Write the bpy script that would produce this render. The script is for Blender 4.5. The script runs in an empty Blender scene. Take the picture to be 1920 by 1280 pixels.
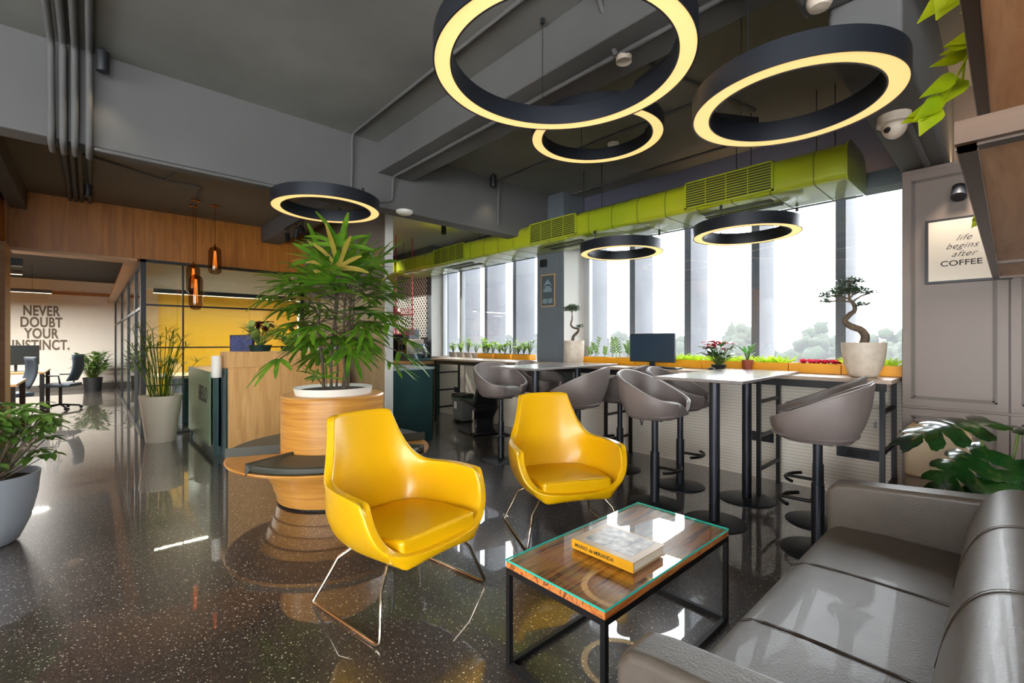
import bpy, math, random
from math import sin, cos, pi, radians, sqrt
from mathutils import Vector, Matrix
S = bpy.context.scene
COL = S.collection
# ---------------------------------------------------------------- camera / world / exposure
cam = bpy.data.objects.new('camera', bpy.data.cameras.new('camera')); COL.objects.link(cam)
cam.data.sensor_width = 36.0; cam.data.lens = 860.0/1920*36
cam.location = (0, 0, 1.3); cam.rotation_euler = (pi/2, 0, radians(47.4))
cam.data.clip_start = 0.05; cam.data.clip_end = 500
S.camera = cam
W = bpy.data.worlds.new('world'); S.world = W; W.use_nodes = True
bg = W.node_tree.nodes['Background']; bg.inputs[0].default_value = (0.96, 0.98, 1.0, 1); bg.inputs[1].default_value = 9.0
S.view_settings.view_transform = 'Standard'; S.view_settings.look = 'None'
S.view_settings.exposure = 1.08; S.view_settings.gamma = 1.0; S.view_settings.use_curve_mapping = False
try:
    S.cycles.max_bounces = 8; S.cycles.diffuse_bounces = 5; S.cycles.glossy_bounces = 4
    S.cycles.transparent_max_bounces = 16; S.cycles.sample_clamp_indirect = 6; S.cycles.use_denoising = True
    S.cycles.caustics_reflective = False; S.cycles.caustics_refractive = False
except Exception: pass
def area_light(name, loc, size, power, color=(1,1,1), rot=(0,0,0), sy=None):
    l = bpy.data.lights.new(name, 'AREA'); l.energy = power; l.color = color; l.size = size
    if sy: l.shape = 'RECTANGLE'; l.size_y = sy
    o = bpy.data.objects.new(name, l); o.location = loc; o.rotation_euler = rot; COL.objects.link(o); return o
def spot_light(name, loc, power, color=(1,.85,.65), angle=70, rot=(0,0,0)):
    l = bpy.data.lights.new(name, 'SPOT'); l.energy = power; l.color = color; l.spot_size = radians(angle); l.spot_blend = .6; l.shadow_soft_size = .04
    o = bpy.data.objects.new(name, l); o.location = loc; o.rotation_euler = rot; COL.objects.link(o); return o
CW = (1.0, 0.80, 0.56)
# downlights and office luminaires (lamps of the room)
area_light('office_light', (-11.5,-1.73,2.435), .05, 100, (1,.97,.90), (0,0,0), 1.7)
area_light('office_light_far', (-14.2,-1.62,2.335), .05, 150, (1,.97,.90), (0,0,0), 1.9)
area_light('meeting_room_light', (-9.4,2.02,2.075), .05, 36, (1,.88,.66), (0,0,0), 2.5)
spot_light('cabinet_spot', (-.22, 4.22, 2.42), 9, (1,.85,.68), 80, (radians(12),0,0))
spot_light('cylinder_spot', (-4.07, 3.45, 3.05), 1.5, CW, 90)
spot_light('cylinder_spot_pantry', (-5.9, 4.0, 2.88), 12, CW, 100)
spot_light('cylinder_spot_left', (-4.06,.06,3.03), 1.5, CW, 100)
spot_light('track_spot', (-6.62, 1.95, 2.60), 26, CW, 70, (radians(-20), radians(8), 0))
spot_light('track_spot_right', (-6.15, 1.95, 2.60), 26, CW, 70, (radians(-25), radians(-20), 0))
spot_light('pantry_spot', (-7.7, 3.0, 2.9), 90, (1,.95,.88), 80, (radians(50),0,0))

area_light('cove_strip_cupboard', (.1, 4.70, 2.60), 1.0, 3.0, (1,.66,.34), (pi,0,0), .04)
area_light('cove_strip_window', (-1.6, 4.84, 2.72), 1.8, 0.8, (1,.66,.34), (pi,0,0), .03)
# ---------------------------------------------------------------- materials
def lin(c):
    return tuple(((v/255)/12.92 if v/255 <= .04045 else ((v/255+.055)/1.055)**2.4) for v in c)
MATS = {}
def mat(name, rgb, rough=.5, metal=0.0, spec=.5, coat=0, bump=None, var=None, emit=None, trans=0, alpha=1, ior=1.5):
    m = bpy.data.materials.new(name); m.use_nodes = True; nt = m.node_tree; b = nt.nodes['Principled BSDF']
    c = lin(rgb)
    b.inputs['Base Color'].default_value = (*c, 1); b.inputs['Roughness'].default_value = rough
    b.inputs['Metallic'].default_value = metal; b.inputs['Specular IOR Level'].default_value = spec
    b.inputs['Coat Weight'].default_value = coat; b.inputs['IOR'].default_value = ior
    b.inputs['Transmission Weight'].default_value = trans; b.inputs['Alpha'].default_value = alpha
    if emit: b.inputs['Emission Color'].default_value = (*emit[0], 1); b.inputs['Emission Strength'].default_value = emit[1]
    if bump or var: tc = nt.nodes.new('ShaderNodeTexCoord')
    if bump:
        n = nt.nodes.new('ShaderNodeTexNoise'); n.inputs['Scale'].default_value = bump[0]; n.inputs['Detail'].default_value = 4
        nt.links.new(tc.outputs['Object'], n.inputs['Vector'])
        bp = nt.nodes.new('ShaderNodeBump'); bp.inputs['Strength'].default_value = bump[1]; bp.inputs['Distance'].default_value = bump[2] if len(bump) > 2 else .01
        nt.links.new(n.outputs['Fac'], bp.inputs['Height']); nt.links.new(bp.outputs[0], b.inputs['Normal'])
    if var:
        n2 = nt.nodes.new('ShaderNodeTexNoise'); n2.inputs['Scale'].default_value = var[0]; n2.inputs['Detail'].default_value = 5
        nt.links.new(tc.outputs['Object'], n2.inputs['Vector'])
        r = nt.nodes.new('ShaderNodeValToRGB'); r.color_ramp.elements[0].position = .3; r.color_ramp.elements[1].position = .7
        r.color_ramp.elements[0].color = (*lin(var[1]), 1); r.color_ramp.elements[1].color = (*lin(var[2]), 1)
        nt.links.new(n2.outputs['Fac'], r.inputs[0]); nt.links.new(r.outputs[0], b.inputs['Base Color'])
    MATS[name] = m; return m
def wood(name, cols, rough=.4, axis='Z', scale=1.0, coat=.0, dist=4.0, ms=None):
    m = mat(name, cols[0], rough, coat=coat); nt = m.node_tree; b = nt.nodes['Principled BSDF']
    tc = nt.nodes.new('ShaderNodeTexCoord'); mp = nt.nodes.new('ShaderNodeMapping')
    s = [9, 9, 9]; s['XYZ'.index(axis)] = .7
    mp.inputs['Scale'].default_value = ms or tuple(v*scale for v in s)
    n = nt.nodes.new('ShaderNodeTexNoise'); n.inputs['Scale'].default_value = 1.6; n.inputs['Detail'].default_value = 8; n.inputs['Roughness'].default_value = .6; n.inputs['Distortion'].default_value = dist*.3
    r = nt.nodes.new('ShaderNodeValToRGB'); e = r.color_ramp.elements
    e[0].position = .28; e[0].color = (*lin(cols[0]), 1); e[1].position = .72; e[1].color = (*lin(cols[-1]), 1)
    for i, c in enumerate(cols[1:-1]):
        k = e.new(.28+.44*(i+1)/(len(cols)-1)); k.color = (*lin(c), 1)
    nt.links.new(tc.outputs['Object'], mp.inputs[0]); nt.links.new(mp.outputs[0], n.inputs['Vector']); nt.links.new(n.outputs['Fac'], r.inputs[0]); nt.links.new(r.outputs[0], b.inputs['Base Color'])
    return m
def leafmat(name, c1, c2, tr=.35, rough=.35, scale=6, spec=.5):
    m = mat(name, c1, rough, spec=spec, var=(scale, c1, c2)); nt = m.node_tree; b = nt.nodes['Principled BSDF']
    t = nt.nodes.new('ShaderNodeBsdfTranslucent'); mx = nt.nodes.new('ShaderNodeMixShader'); mx.inputs[0].default_value = tr
    src = b.inputs['Base Color'].links[0].from_socket; nt.links.new(src, t.inputs[0])
    out = nt.nodes['Material Output']; nt.links.new(b.outputs[0], mx.inputs[1]); nt.links.new(t.outputs[0], mx.inputs[2]); nt.links.new(mx.outputs[0], out.inputs[0])
    return m
def mk_floor():
    m = mat('terrazzo', (62,57,54), .32, spec=.6, coat=1.0, ior=1.5); nt = m.node_tree; b = nt.nodes['Principled BSDF']; L = nt.links.new
    b.inputs['Coat Roughness'].default_value = .02; b.inputs['Coat IOR'].default_value = 1.95
    tc = nt.nodes.new('ShaderNodeTexCoord')
    base = nt.nodes.new('ShaderNodeTexNoise'); base.inputs['Scale'].default_value = 45; base.inputs['Detail'].default_value = 6; L(tc.outputs['Object'], base.inputs['Vector'])
    r = nt.nodes.new('ShaderNodeValToRGB'); e = r.color_ramp.elements; e[0].position=.35; e[0].color=(*lin((50,44,41)),1); e[1].position=.7; e[1].color=(*lin((72,64,59)),1); L(base.outputs['Fac'], r.inputs[0])
    cur = r.outputs[0]
    for sc, thr, prob, col in ((80, .25, .72, (210,202,190)), (140, .27, .62, (156,146,132)), (40, .15, .80, (232,228,218))):
        v = nt.nodes.new('ShaderNodeTexVoronoi'); v.inputs['Scale'].default_value = sc; L(tc.outputs['Object'], v.inputs['Vector'])
        lt = nt.nodes.new('ShaderNodeMath'); lt.operation='LESS_THAN'; lt.inputs[1].default_value = thr; L(v.outputs['Distance'], lt.inputs[0])
        sp = nt.nodes.new('ShaderNodeSeparateColor'); L(v.outputs['Color'], sp.inputs[0])
        gt = nt.nodes.new('ShaderNodeMath'); gt.operation='GREATER_THAN'; gt.inputs[1].default_value = prob; L(sp.outputs[0], gt.inputs[0])
        mu = nt.nodes.new('ShaderNodeMath'); mu.operation='MULTIPLY'; L(lt.outputs[0], mu.inputs[0]); L(gt.outputs[0], mu.inputs[1])
        mx = nt.nodes.new('ShaderNodeMix'); mx.data_type='RGBA'; L(mu.outputs[0], mx.inputs[0]); L(cur, mx.inputs[6]); mx.inputs[7].default_value = (*lin(col),1)
        cur = mx.outputs[2]
    mp = nt.nodes.new('ShaderNodeMapping'); mp.inputs['Location'].default_value = (.3, .06, 0); L(tc.outputs['Object'], mp.inputs[0])
    br = nt.nodes.new('ShaderNodeTexBrick'); br.offset = 0; br.inputs['Scale'].default_value = 1; br.inputs['Brick Width'].default_value = 1.2; br.inputs['Row Height'].default_value = .6; br.inputs['Mortar Size'].default_value = .0022; br.inputs['Mortar Smooth'].default_value = 0
    br.inputs['Color1'].default_value = (0,0,0,1); br.inputs['Color2'].default_value = (0,0,0,1); br.inputs['Mortar'].default_value = (.55,.55,.55,1); L(mp.outputs[0], br.inputs['Vector'])
    mx = nt.nodes.new('ShaderNodeMix'); mx.data_type='RGBA'; L(br.outputs['Color'], mx.inputs[0]); L(cur, mx.inputs[6]); mx.inputs[7].default_value = (*lin((28,26,25)),1)
    L(mx.outputs[2], b.inputs['Base Color'])
    return m
def speck(m, scale, thr, col, axes='XZ', rot=0):
    nt = m.node_tree; b = nt.nodes['Principled BSDF']; L = nt.links.new
    tc = nt.nodes.new('ShaderNodeTexCoord'); sp = nt.nodes.new('ShaderNodeSeparateXYZ'); L(tc.outputs['Object'], sp.inputs[0])
    cb = nt.nodes.new('ShaderNodeCombineXYZ'); L(sp.outputs['XYZ'.index(axes[0])], cb.inputs[0]); L(sp.outputs['XYZ'.index(axes[1])], cb.inputs[1])
    mp = nt.nodes.new('ShaderNodeMapping'); mp.inputs['Rotation'].default_value = (0,0,radians(rot)); L(cb.outputs[0], mp.inputs[0])
    v = nt.nodes.new('ShaderNodeTexVoronoi'); v.voronoi_dimensions = '2D'; v.inputs['Scale'].default_value = scale; v.inputs['Randomness'].default_value = 0
    L(mp.outputs[0], v.inputs['Vector']); lt = nt.nodes.new('ShaderNodeMath'); lt.operation='LESS_THAN'; lt.inputs[1].default_value = thr; L(v.outputs['Distance'], lt.inputs[0])
    mx = nt.nodes.new('ShaderNodeMix'); mx.data_type='RGBA'; L(lt.outputs[0], mx.inputs[0]); mx.inputs[6].default_value = b.inputs['Base Color'].default_value; mx.inputs[7].default_value = (*lin(col),1)
    L(mx.outputs[2], b.inputs['Base Color']); return m
def stripes(m, axis, period, width, col, bumpy=.0):
    nt = m.node_tree; b = nt.nodes['Principled BSDF']; L = nt.links.new
    tc = nt.nodes.new('ShaderNodeTexCoord'); sp = nt.nodes.new('ShaderNodeSeparateXYZ'); L(tc.outputs['Object'], sp.inputs[0])
    d = nt.nodes.new('ShaderNodeMath'); d.operation='DIVIDE'; d.inputs[1].default_value = period; L(sp.outputs['XYZ'.index(axis)], d.inputs[0])
    f = nt.nodes.new('ShaderNodeMath'); f.operation='FRACT'; L(d.outputs[0], f.inputs[0])
    lt = nt.nodes.new('ShaderNodeMath'); lt.operation='LESS_THAN'; lt.inputs[1].default_value = width/period; L(f.outputs[0], lt.inputs[0])
    mx = nt.nodes.new('ShaderNodeMix'); mx.data_type='RGBA'; L(lt.outputs[0], mx.inputs[0])
    lk = b.inputs['Base Color'].links
    if lk: L(lk[0].from_socket, mx.inputs[6])
    else: mx.inputs[6].default_value = b.inputs['Base Color'].default_value
    mx.inputs[7].default_value = (*lin(col),1); L(mx.outputs[2], b.inputs['Base Color']); return m
def glassmat(name, tint=(235,245,245), refl=.08):
    m = bpy.data.materials.new(name); m.use_nodes = True; nt = m.node_tree; nt.nodes.remove(nt.nodes['Principled BSDF'])
    t = nt.nodes.new('ShaderNodeBsdfTransparent'); t.inputs[0].default_value = (*lin(tint),1)
    g = nt.nodes.new('ShaderNodeBsdfGlossy'); g.inputs['Roughness'].default_value = .01; g.inputs[0].default_value = (1,1,1,1)
    fr = nt.nodes.new('ShaderNodeFresnel')
    ge = nt.nodes.new('ShaderNodeNewGeometry'); im = nt.nodes.new('ShaderNodeMapRange')   # same facing law on the pane's inner side
    im.inputs['To Min'].default_value = 1.45; im.inputs['To Max'].default_value = 1/1.45
    nt.links.new(ge.outputs['Backfacing'], im.inputs['Value']); nt.links.new(im.outputs[0], fr.inputs[0])
    mx = nt.nodes.new('ShaderNodeMixShader'); nt.links.new(fr.outputs[0], mx.inputs[0]); nt.links.new(t.outputs[0], mx.inputs[1]); nt.links.new(g.outputs[0], mx.inputs[2]); nt.links.new(mx.outputs[0], nt.nodes['Material Output'].inputs[0])
    MATS[name] = m; return m

FLOOR = mk_floor()
CEIL = mat('ceiling_paint', (122,122,119), .8, bump=(3,.15,.02), var=(1.3,(112,112,108),(132,132,128)))
CEILW = mat('ceiling_warm', (112,104,94), .8, bump=(3,.15,.02))
CEILD = mat('office_ceiling', (52,50,46), .8)
BEAM = mat('beam_paint', (90,90,89), .75, bump=(4,.1,.02), var=(1.1,(85,85,84),(96,96,95)))
WALLL = mat('wall_light', (205,205,200), .7)
PANT_CEIL = mat('pantry_ceiling', (210,208,205), .8)
SLATE = mat('slate_paint', (96,104,110), .6)
PURPLE = mat('upper_wall_paint', (92,92,108), .7)
OAK = wood('oak_panel', [(146,90,30),(172,108,40),(190,124,50)], .38, 'Z')
OAKD = wood('oak_fascia', [(140,84,26),(166,104,36),(184,120,48)], .4, 'Z')
OAKL = wood('oak_trim', [(170,128,84),(196,154,108)], .45, 'Y')
DESKW = wood('desk_wood', [(182,134,76),(205,158,98),(218,174,116)], .42, 'Z', 1.3)
BENTW = wood('bentwood', [(160,102,38),(192,134,58),(212,156,78)], .35, 'X', .8, dist=2, ms=(1.2,1.2,26))
WALNUT = wood('walnut', [(176,124,84),(208,158,114),(228,184,142)], .4, 'Y', 1.0)
WALNUTD = wood('walnut_fascia', [(84,62,44),(100,76,56)], .45, 'X')
SILLW = wood('sill_wood', [(158,138,118),(180,160,140)], .35, 'X')
SHEESH = wood('rosewood', [(70,28,14),(176,92,40),(224,142,72),(116,54,26),(214,128,64)], .25, 'Y', .62, coat=.2, dist=11)
GREYTOP = wood('grey_laminate', [(118,112,108),(136,130,126)], .22, 'Y')
CLAD = mat('stone_cladding', (150,128,96), .45, bump=(60,.5,.01), var=(8,(138,118,88),(160,138,104)))
BRICK = mat('white_brick', (238,234,224), .5, bump=(8,.3,.02)); 
SPAN = stripes(mat('textured_wall', (243,235,220), .7), 'Z', .03, .005, (212,202,186))
BLACK = mat('black_metal', (16,18,21), .42, .1)
BLACKM = mat('black_matte', (16,18,22), .55)
NAVY = mat('dark_housing', (38,42,50), .4, .3)
STEEL = mat('brushed_steel', (150,140,125), .22, 1.0)
CHROME = mat('chrome', (190,180,160), .12, 1.0)
ALU = mat('window_aluminium', (180,184,186), .4, .3)
GLOW = mat('ring_diffuser', (255,225,160), .5, emit=((1.0,.64,.23),.47))
GLOWW = mat('tube_diffuser', (255,240,210), .5, emit=((1.0,.86,.62),1.3))
FIL = mat('filament', (255,120,20), .5, emit=((1.0,.26,.03),1.3))
SMOKE = None
YEL = mat('yellow_leather', (222,170,4), .33, bump=(120,.08,.004), coat=.1)
YELW = mat('yellow_lacquer', (228,184,52), .3)
YELP = mat('yellow_planter', (232,160,20), .5)
TAUPE = mat('taupe_leather', (112,102,98), .42, bump=(110,.12,.004))
GREYL = mat('sofa_leather', (92,83,75), .42, bump=(160,.25,.004), coat=.05, var=(5,(86,78,70),(100,91,82)))
STITCH = mat('stitch', (66,60,55), .7)
DARKL = mat('dark_cushion', (52,54,44), .5, bump=(120,.1,.004))
TEAL = mat('teal_panel', (30,62,64), .3, var=(3,(26,56,58),(36,70,70)))
GREENG = mat('green_glass_panel', (104,126,96), .3, coat=.1)
LIME = mat('lime_duct', (156,174,30), .28, coat=.8, var=(1.0,(142,164,32),(172,178,30)))
LIMED = mat('duct_grille_dark', (44,52,16), .6)
CAB = mat('taupe_cabinet', (118,104,94), .42)
CABG = mat('taupe_cabinet_groove', (96,84,76), .5)
CREAM = mat('cream_ceramic', (200,188,170), .4, var=(20,(192,178,160),(210,198,180)))
WHITEP = mat('white_planter', (226,224,216), .4)
GREYP = mat('grey_pot', (128,134,142), .55, bump=(40,.1,.005))
SMALLP = mat('small_grey_pot', (170,160,150), .6)
TERRA = mat('terracotta', (150,72,48), .7)
SOIL = mat('soil', (44,34,26), .9, bump=(60,.6,.02))
PLG = mat('black_plastic', (24,30,32), .4)
WHITE = mat('white_plastic', (228,226,218), .35)
BEIGE = mat('purifier_beige', (205,180,146), .45)
BEIGET = speck(mat('purifier_top', (226,188,142), .5), 70, .3, (170,132,92), 'XY')
BEIGEM = speck(mat('purifier_mesh', (152,132,110), .6), 110, .3, (100,84,68))
RED = mat('red_metal', (178,24,40), .4)
BRASS = mat('brass', (196,130,60), .25, 1.0)
SCREEN = mat('monitor_screen', (40,58,74), .25)
SCREENB = mat('monitor_image', (30,44,92), .3, var=(30,(12,20,60),(90,110,170)), emit=((.05,.09,.3),.06))
PAPER = mat('paper', (226,218,200), .6)
PRINT = mat('poster_paper', (206,196,178), .35, coat=.5)
INK = mat('ink', (42,38,36), .7)
BOOKY = mat('book_yellow', (222,160,30), .4)
BOOKC = mat('book_cover', (190,160,120), .3)
BOOKI = mat('book_cover_picture', (120,120,120), .3, var=(26,(60,60,62),(215,210,200)))
TILE = speck(mat('dotted_tile', (235,233,224), .35), 15, .34, (30,32,30), 'XZ', 45)
CONC = mat('fin_concrete', (98,99,104), .85, bump=(10,.2,.02), var=(2,(92,93,98),(104,105,110)))
CONCD = speck(mat('fin_edge', (60,64,68), .9), 40, .25, (84,88,92))
TRUNK = mat('bark', (92,78,64), .8, bump=(40,.6,.01), var=(25,(70,58,48),(112,96,78)))
CANE = mat('palm_cane', (66,54,40), .7, bump=(60,.4,.008), var=(30,(44,36,28),(92,76,54)))
LPALM = leafmat('palm_leaf', (46,104,26), (122,164,44), .38)
LPALMY = leafmat('palm_leaf_yellow', (150,140,50), (190,160,80), .4)
LBUSH = leafmat('bush_leaf', (48,92,34), (130,166,74), .35)
LGRASS = leafmat('sedge_leaf', (70,110,24), (120,150,36), .4)
LLIME = leafmat('lime_leaf', (150,190,30), (190,210,50), .5)
LBON = leafmat('bonsai_leaf', (54,84,56), (104,130,96), .25)
LMON = leafmat('monstera_leaf', (10,36,20), (40,84,30), .05, .14, spec=.9)
LRED = leafmat('poinsettia_red', (190,20,50), (220,50,80), .3)
LDRED = leafmat('dark_red_leaf', (70,22,18), (96,34,26), .1)
LVAR = leafmat('variegated_leaf', (120,160,70), (200,210,140), .35)
LPOT = leafmat('pothos_leaf', (190,196,16), (140,168,16), .5)
TREE = mat('distant_tree', (48,60,40), .95)
GROUND = mat('distant_ground', (60,68,50), .95)
PANE = glassmat('window_glass', (249,251,252)); PANEI = glassmat('interior_glass', (248,252,249)); SMOKE = glassmat('smoked_glass', (205,188,172))
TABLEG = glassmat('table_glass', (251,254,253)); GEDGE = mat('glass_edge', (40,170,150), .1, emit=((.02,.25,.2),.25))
JARG = glassmat('jar_glass', (225,236,240))
DARKG = mat('dark_green_pot', (28,48,44), .35)

# ---------------------------------------------------------------- mesh building
def chaikin(pts, n=2):
    P = [Vector(p) for p in pts]
    for _ in range(n):
        Q = [P[0]]
        for a, b in zip(P[:-1], P[1:]): Q += [a*.75+b*.25, a*.25+b*.75]
        P = Q+[P[-1]]
    return P
class MB:
    def __init__(s): s.v = []; s.f = []
    def add(s, vs, fs):
        o = len(s.v); s.v += [tuple(p) for p in vs]; s.f += [tuple(i+o for i in f) for f in fs]; return s
    def box(s, x0, y0, z0, x1, y1, z1):
        if x0 > x1: x0, x1 = x1, x0
        if y0 > y1: y0, y1 = y1, y0
        if z0 > z1: z0, z1 = z1, z0
        return s.add([(x0,y0,z0),(x1,y0,z0),(x1,y1,z0),(x0,y1,z0),(x0,y0,z1),(x1,y0,z1),(x1,y1,z1),(x0,y1,z1)],
            [(0,3,2,1),(4,5,6,7),(0,1,5,4),(1,2,6,5),(2,3,7,6),(3,0,4,7)])
    def cyl(s, p0, p1, r0, r1=None, n=16):
        p0 = Vector(p0); p1 = Vector(p1); r1 = r0 if r1 is None else r1
        d = (p1-p0).normalized(); a = d.orthogonal().normalized(); b = d.cross(a)
        vs = [p0+(a*cos(2*pi*i/n)+b*sin(2*pi*i/n))*r0 for i in range(n)]+[p1+(a*cos(2*pi*i/n)+b*sin(2*pi*i/n))*r1 for i in range(n)]
        fs = [(i,(i+1)%n,n+(i+1)%n,n+i) for i in range(n)]+[tuple(range(n-1,-1,-1)), tuple(range(n,2*n))]
        return s.add(vs, fs)
    def tube(s, pts, r, n=8, closed=False, caps=True):
        pts = [Vector(p) for p in pts]; N = len(pts); R = r if isinstance(r, (list,tuple)) else [r]*N
        vs = []; a = None
        for i, p in enumerate(pts):
            if closed: d = (pts[(i+1)%N]-pts[i-1]).normalized()
            else: d = (pts[min(i+1,N-1)]-pts[max(i-1,0)]).normalized()
            if a is None: a = d.orthogonal().normalized()
            a = (a-d*a.dot(d)); a = a.normalized() if a.length > 1e-6 else d.orthogonal().normalized()
            b = d.cross(a)
            vs += [p+(a*cos(2*pi*k/n)+b*sin(2*pi*k/n))*R[i] for k in range(n)]
        fs = []
        for i in range(N if closed else N-1):
            j = (i+1) % N
            fs += [(i*n+k, i*n+(k+1)%n, j*n+(k+1)%n, j*n+k) for k in range(n)]
        if not closed and caps: fs += [tuple(range(n-1,-1,-1)), tuple((N-1)*n+k for k in range(n))]
        return s.add(vs, fs)
    def lathe(s, prof, n=32, c=(0,0,0)):
        vs = []; N = len(prof)
        for r, z in prof: vs += [(c[0]+r*cos(2*pi*k/n), c[1]+r*sin(2*pi*k/n), c[2]+z) for k in range(n)]
        fs = [(i*n+k, i*n+(k+1)%n, (i+1)*n+(k+1)%n, (i+1)*n+k) for i in range(N-1) for k in range(n)]
        if prof[0][0] > 1e-4: fs.append(tuple(range(n-1,-1,-1)))
        if prof[-1][0] > 1e-4: fs.append(tuple((N-1)*n+k for k in range(n)))
        return s.add(vs, fs)
    def prism(s, poly, a, b, axis='Z'):
        n = len(poly)
        def P(p, t): return {'Z':(p[0],p[1],t),'Y':(p[0],t,p[1]),'X':(t,p[0],p[1])}[axis]
        vs = [P(p,a) for p in poly]+[P(p,b) for p in poly]
        return s.add(vs, [tuple(range(n-1,-1,-1)), tuple(range(n,2*n))]+[(i,(i+1)%n,n+(i+1)%n,n+i) for i in range(n)])
    def band(s, ri, ro, z0, z1, n=96, c=(0,0), a0=0, a1=2*pi):
        full = abs(a1-a0-2*pi) < 1e-6; m = n if full else n+1; vs = []
        for k in range(m):
            t = a0+(a1-a0)*k/n
            for r, z in ((ri,z0),(ro,z0),(ro,z1),(ri,z1)): vs.append((c[0]+r*cos(t), c[1]+r*sin(t), z))
        fs = []
        for k in range(n):
            j = (k+1) % m
            fs += [(4*k+q, 4*j+q, 4*j+(q+1)%4, 4*k+(q+1)%4) for q in range(4)]
        if not full: fs += [(3,2,1,0), (4*n,4*n+1,4*n+2,4*n+3)]
        return s.add(vs, fs)
    def ball(s, c, r, n=12, m=8):
        rr = r if isinstance(r, (tuple,list)) else (r,r,r)
        vs = [(c[0],c[1],c[2]-rr[2])]
        for i in range(1,m):
            t = -pi/2+pi*i/m
            vs += [(c[0]+rr[0]*cos(t)*cos(2*pi*k/n), c[1]+rr[1]*cos(t)*sin(2*pi*k/n), c[2]+rr[2]*sin(t)) for k in range(n)]
        vs.append((c[0],c[1],c[2]+rr[2])); e = len(vs)-1
        fs = [(0,1+(k+1)%n,1+k) for k in range(n)]
        for i in range(m-2): fs += [(1+i*n+k,1+i*n+(k+1)%n,1+(i+1)*n+(k+1)%n,1+(i+1)*n+k) for k in range(n)]
        fs += [(1+(m-2)*n+k,1+(m-2)*n+(k+1)%n,e) for k in range(n)]
        return s.add(vs, fs)
    def grid(s, fn, nu, nv):
        vs = [fn(i/nu, j/nv) for j in range(nv+1) for i in range(nu+1)]
        return s.add(vs, [(j*(nu+1)+i, j*(nu+1)+i+1, (j+1)*(nu+1)+i+1, (j+1)*(nu+1)+i) for j in range(nv) for i in range(nu)])
    def leaf(s, base, d, up, L, w, droop=.3, n=5, fold=.15, shape=None):
        base = Vector(base); d = Vector(d).normalized(); up = Vector(up)
        side = d.cross(up); side = side.normalized() if side.length > 1e-4 else d.orthogonal().normalized()
        nrm = side.cross(d)
        vs = []; p = base.copy(); dd = d.copy()
        for i in range(n+1):
            t = i/n
            k = (shape(t) if shape else sin(pi*(t*.86+.1))**.7*(1 if t < .99 else .12))
            ww = w*.5*k
            vs += [p-side*ww+nrm*fold*ww, p.copy(), p+side*ww+nrm*fold*ww]
            dd = (dd+Vector((0,0,-1))*droop/n).normalized(); p = p+dd*L/n
        fs = []
        for i in range(n):
            a = 3*i; fs += [(a,a+1,a+4,a+3),(a+1,a+2,a+5,a+4)]
        return s.add(vs, fs)
    def xf(s, M, start=0):
        s.v = s.v[:start]+[tuple(M @ Vector(p)) for p in s.v[start:]]; return s
    def build(s, name, m, parent=None, loc=(0,0,0), rot=(0,0,0), smooth=False, bevel=0, seg=3, angle=35, sub=0):
        me = bpy.data.meshes.new(name); me.from_pydata(s.v, [], s.f); me.materials.append(m)
        if smooth:
            me.polygons.foreach_set('use_smooth', [True]*len(me.polygons)); me.set_sharp_from_angle(angle=radians(angle))
        me.update()
        o = bpy.data.objects.new(name, me); o.location = loc; o.rotation_euler = rot; COL.objects.link(o)
        if parent: o.parent = parent
        if sub:
            md = o.modifiers.new('subsurf','SUBSURF'); md.levels = sub; md.render_levels = sub
        if bevel:
            md = o.modifiers.new('bevel','BEVEL'); md.width = bevel; md.segments = seg; md.limit_method = 'ANGLE'; md.angle_limit = radians(40)
            me.polygons.foreach_set('use_smooth', [True]*len(me.polygons)); md.harden_normals = True
        return o
def box(*a): return MB().box(*a)
def tag(o, label, cat, group=None, kind=None):
    if label: o['label'] = label
    if cat: o['category'] = cat
    if group: o['group'] = group
    if kind: o['kind'] = kind
    return o
def thing(name, label, cat, loc=(0,0,0), rz=0, group=None):
    o = bpy.data.objects.new(name, None); o.empty_display_size = .1; o.location = loc; o.rotation_euler = (0,0,rz); COL.objects.link(o)
    return tag(o, label, cat, group)
def struct(o): o['kind'] = 'structure'; return o
def dup(root, loc, rz, label=None, group=None):
    def cp(o, par):
        c = o.copy(); COL.objects.link(c); c.parent = par
        for ch in list(o.children): cp(ch, c)
        return c
    r = cp(root, None); r.location = loc; r.rotation_euler = (0,0,rz)
    if label: r['label'] = label
    if group: r['group'] = group
    return r
def text(name, s, size, m, loc, rot, parent=None, bold=0.0, ext=.002, shear=0, align='CENTER', sx=1.0, spacing=1.0):
    cu = bpy.data.curves.new(name, 'FONT'); cu.body = s; cu.size = size; cu.offset = bold; cu.extrude = ext; cu.shear = shear; cu.align_x = align; cu.space_character = spacing
    t = bpy.data.objects.new(name+'_tmp', cu); COL.objects.link(t)
    dg = bpy.context.evaluated_depsgraph_get(); me = bpy.data.meshes.new_from_object(t.evaluated_get(dg))
    bpy.data.objects.remove(t); me.materials.clear(); me.materials.append(m); me.name = name
    o = bpy.data.objects.new(name, me); o.location = loc; o.rotation_euler = rot; o.scale = (sx,1,1); COL.objects.link(o)
    if parent: o.parent = parent
    return o
def arc(c, r, a0, a1, n=8, plane='XY', z=0):
    out = []
    for i in range(n+1):
        t = a0+(a1-a0)*i/n; p = (c[0]+r*cos(t), c[1]+r*sin(t))
        out.append((p[0],p[1],z) if plane=='XY' else (p[0],z,p[1]) if plane=='XZ' else (z,p[0],p[1]))
    return out
rnd = random.Random(7)

# ================================================================ SETTING
ZC = 3.25
floor = struct(box(-20,-5.5,-.1,3.2,4.95,0).build('floor', FLOOR))
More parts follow.
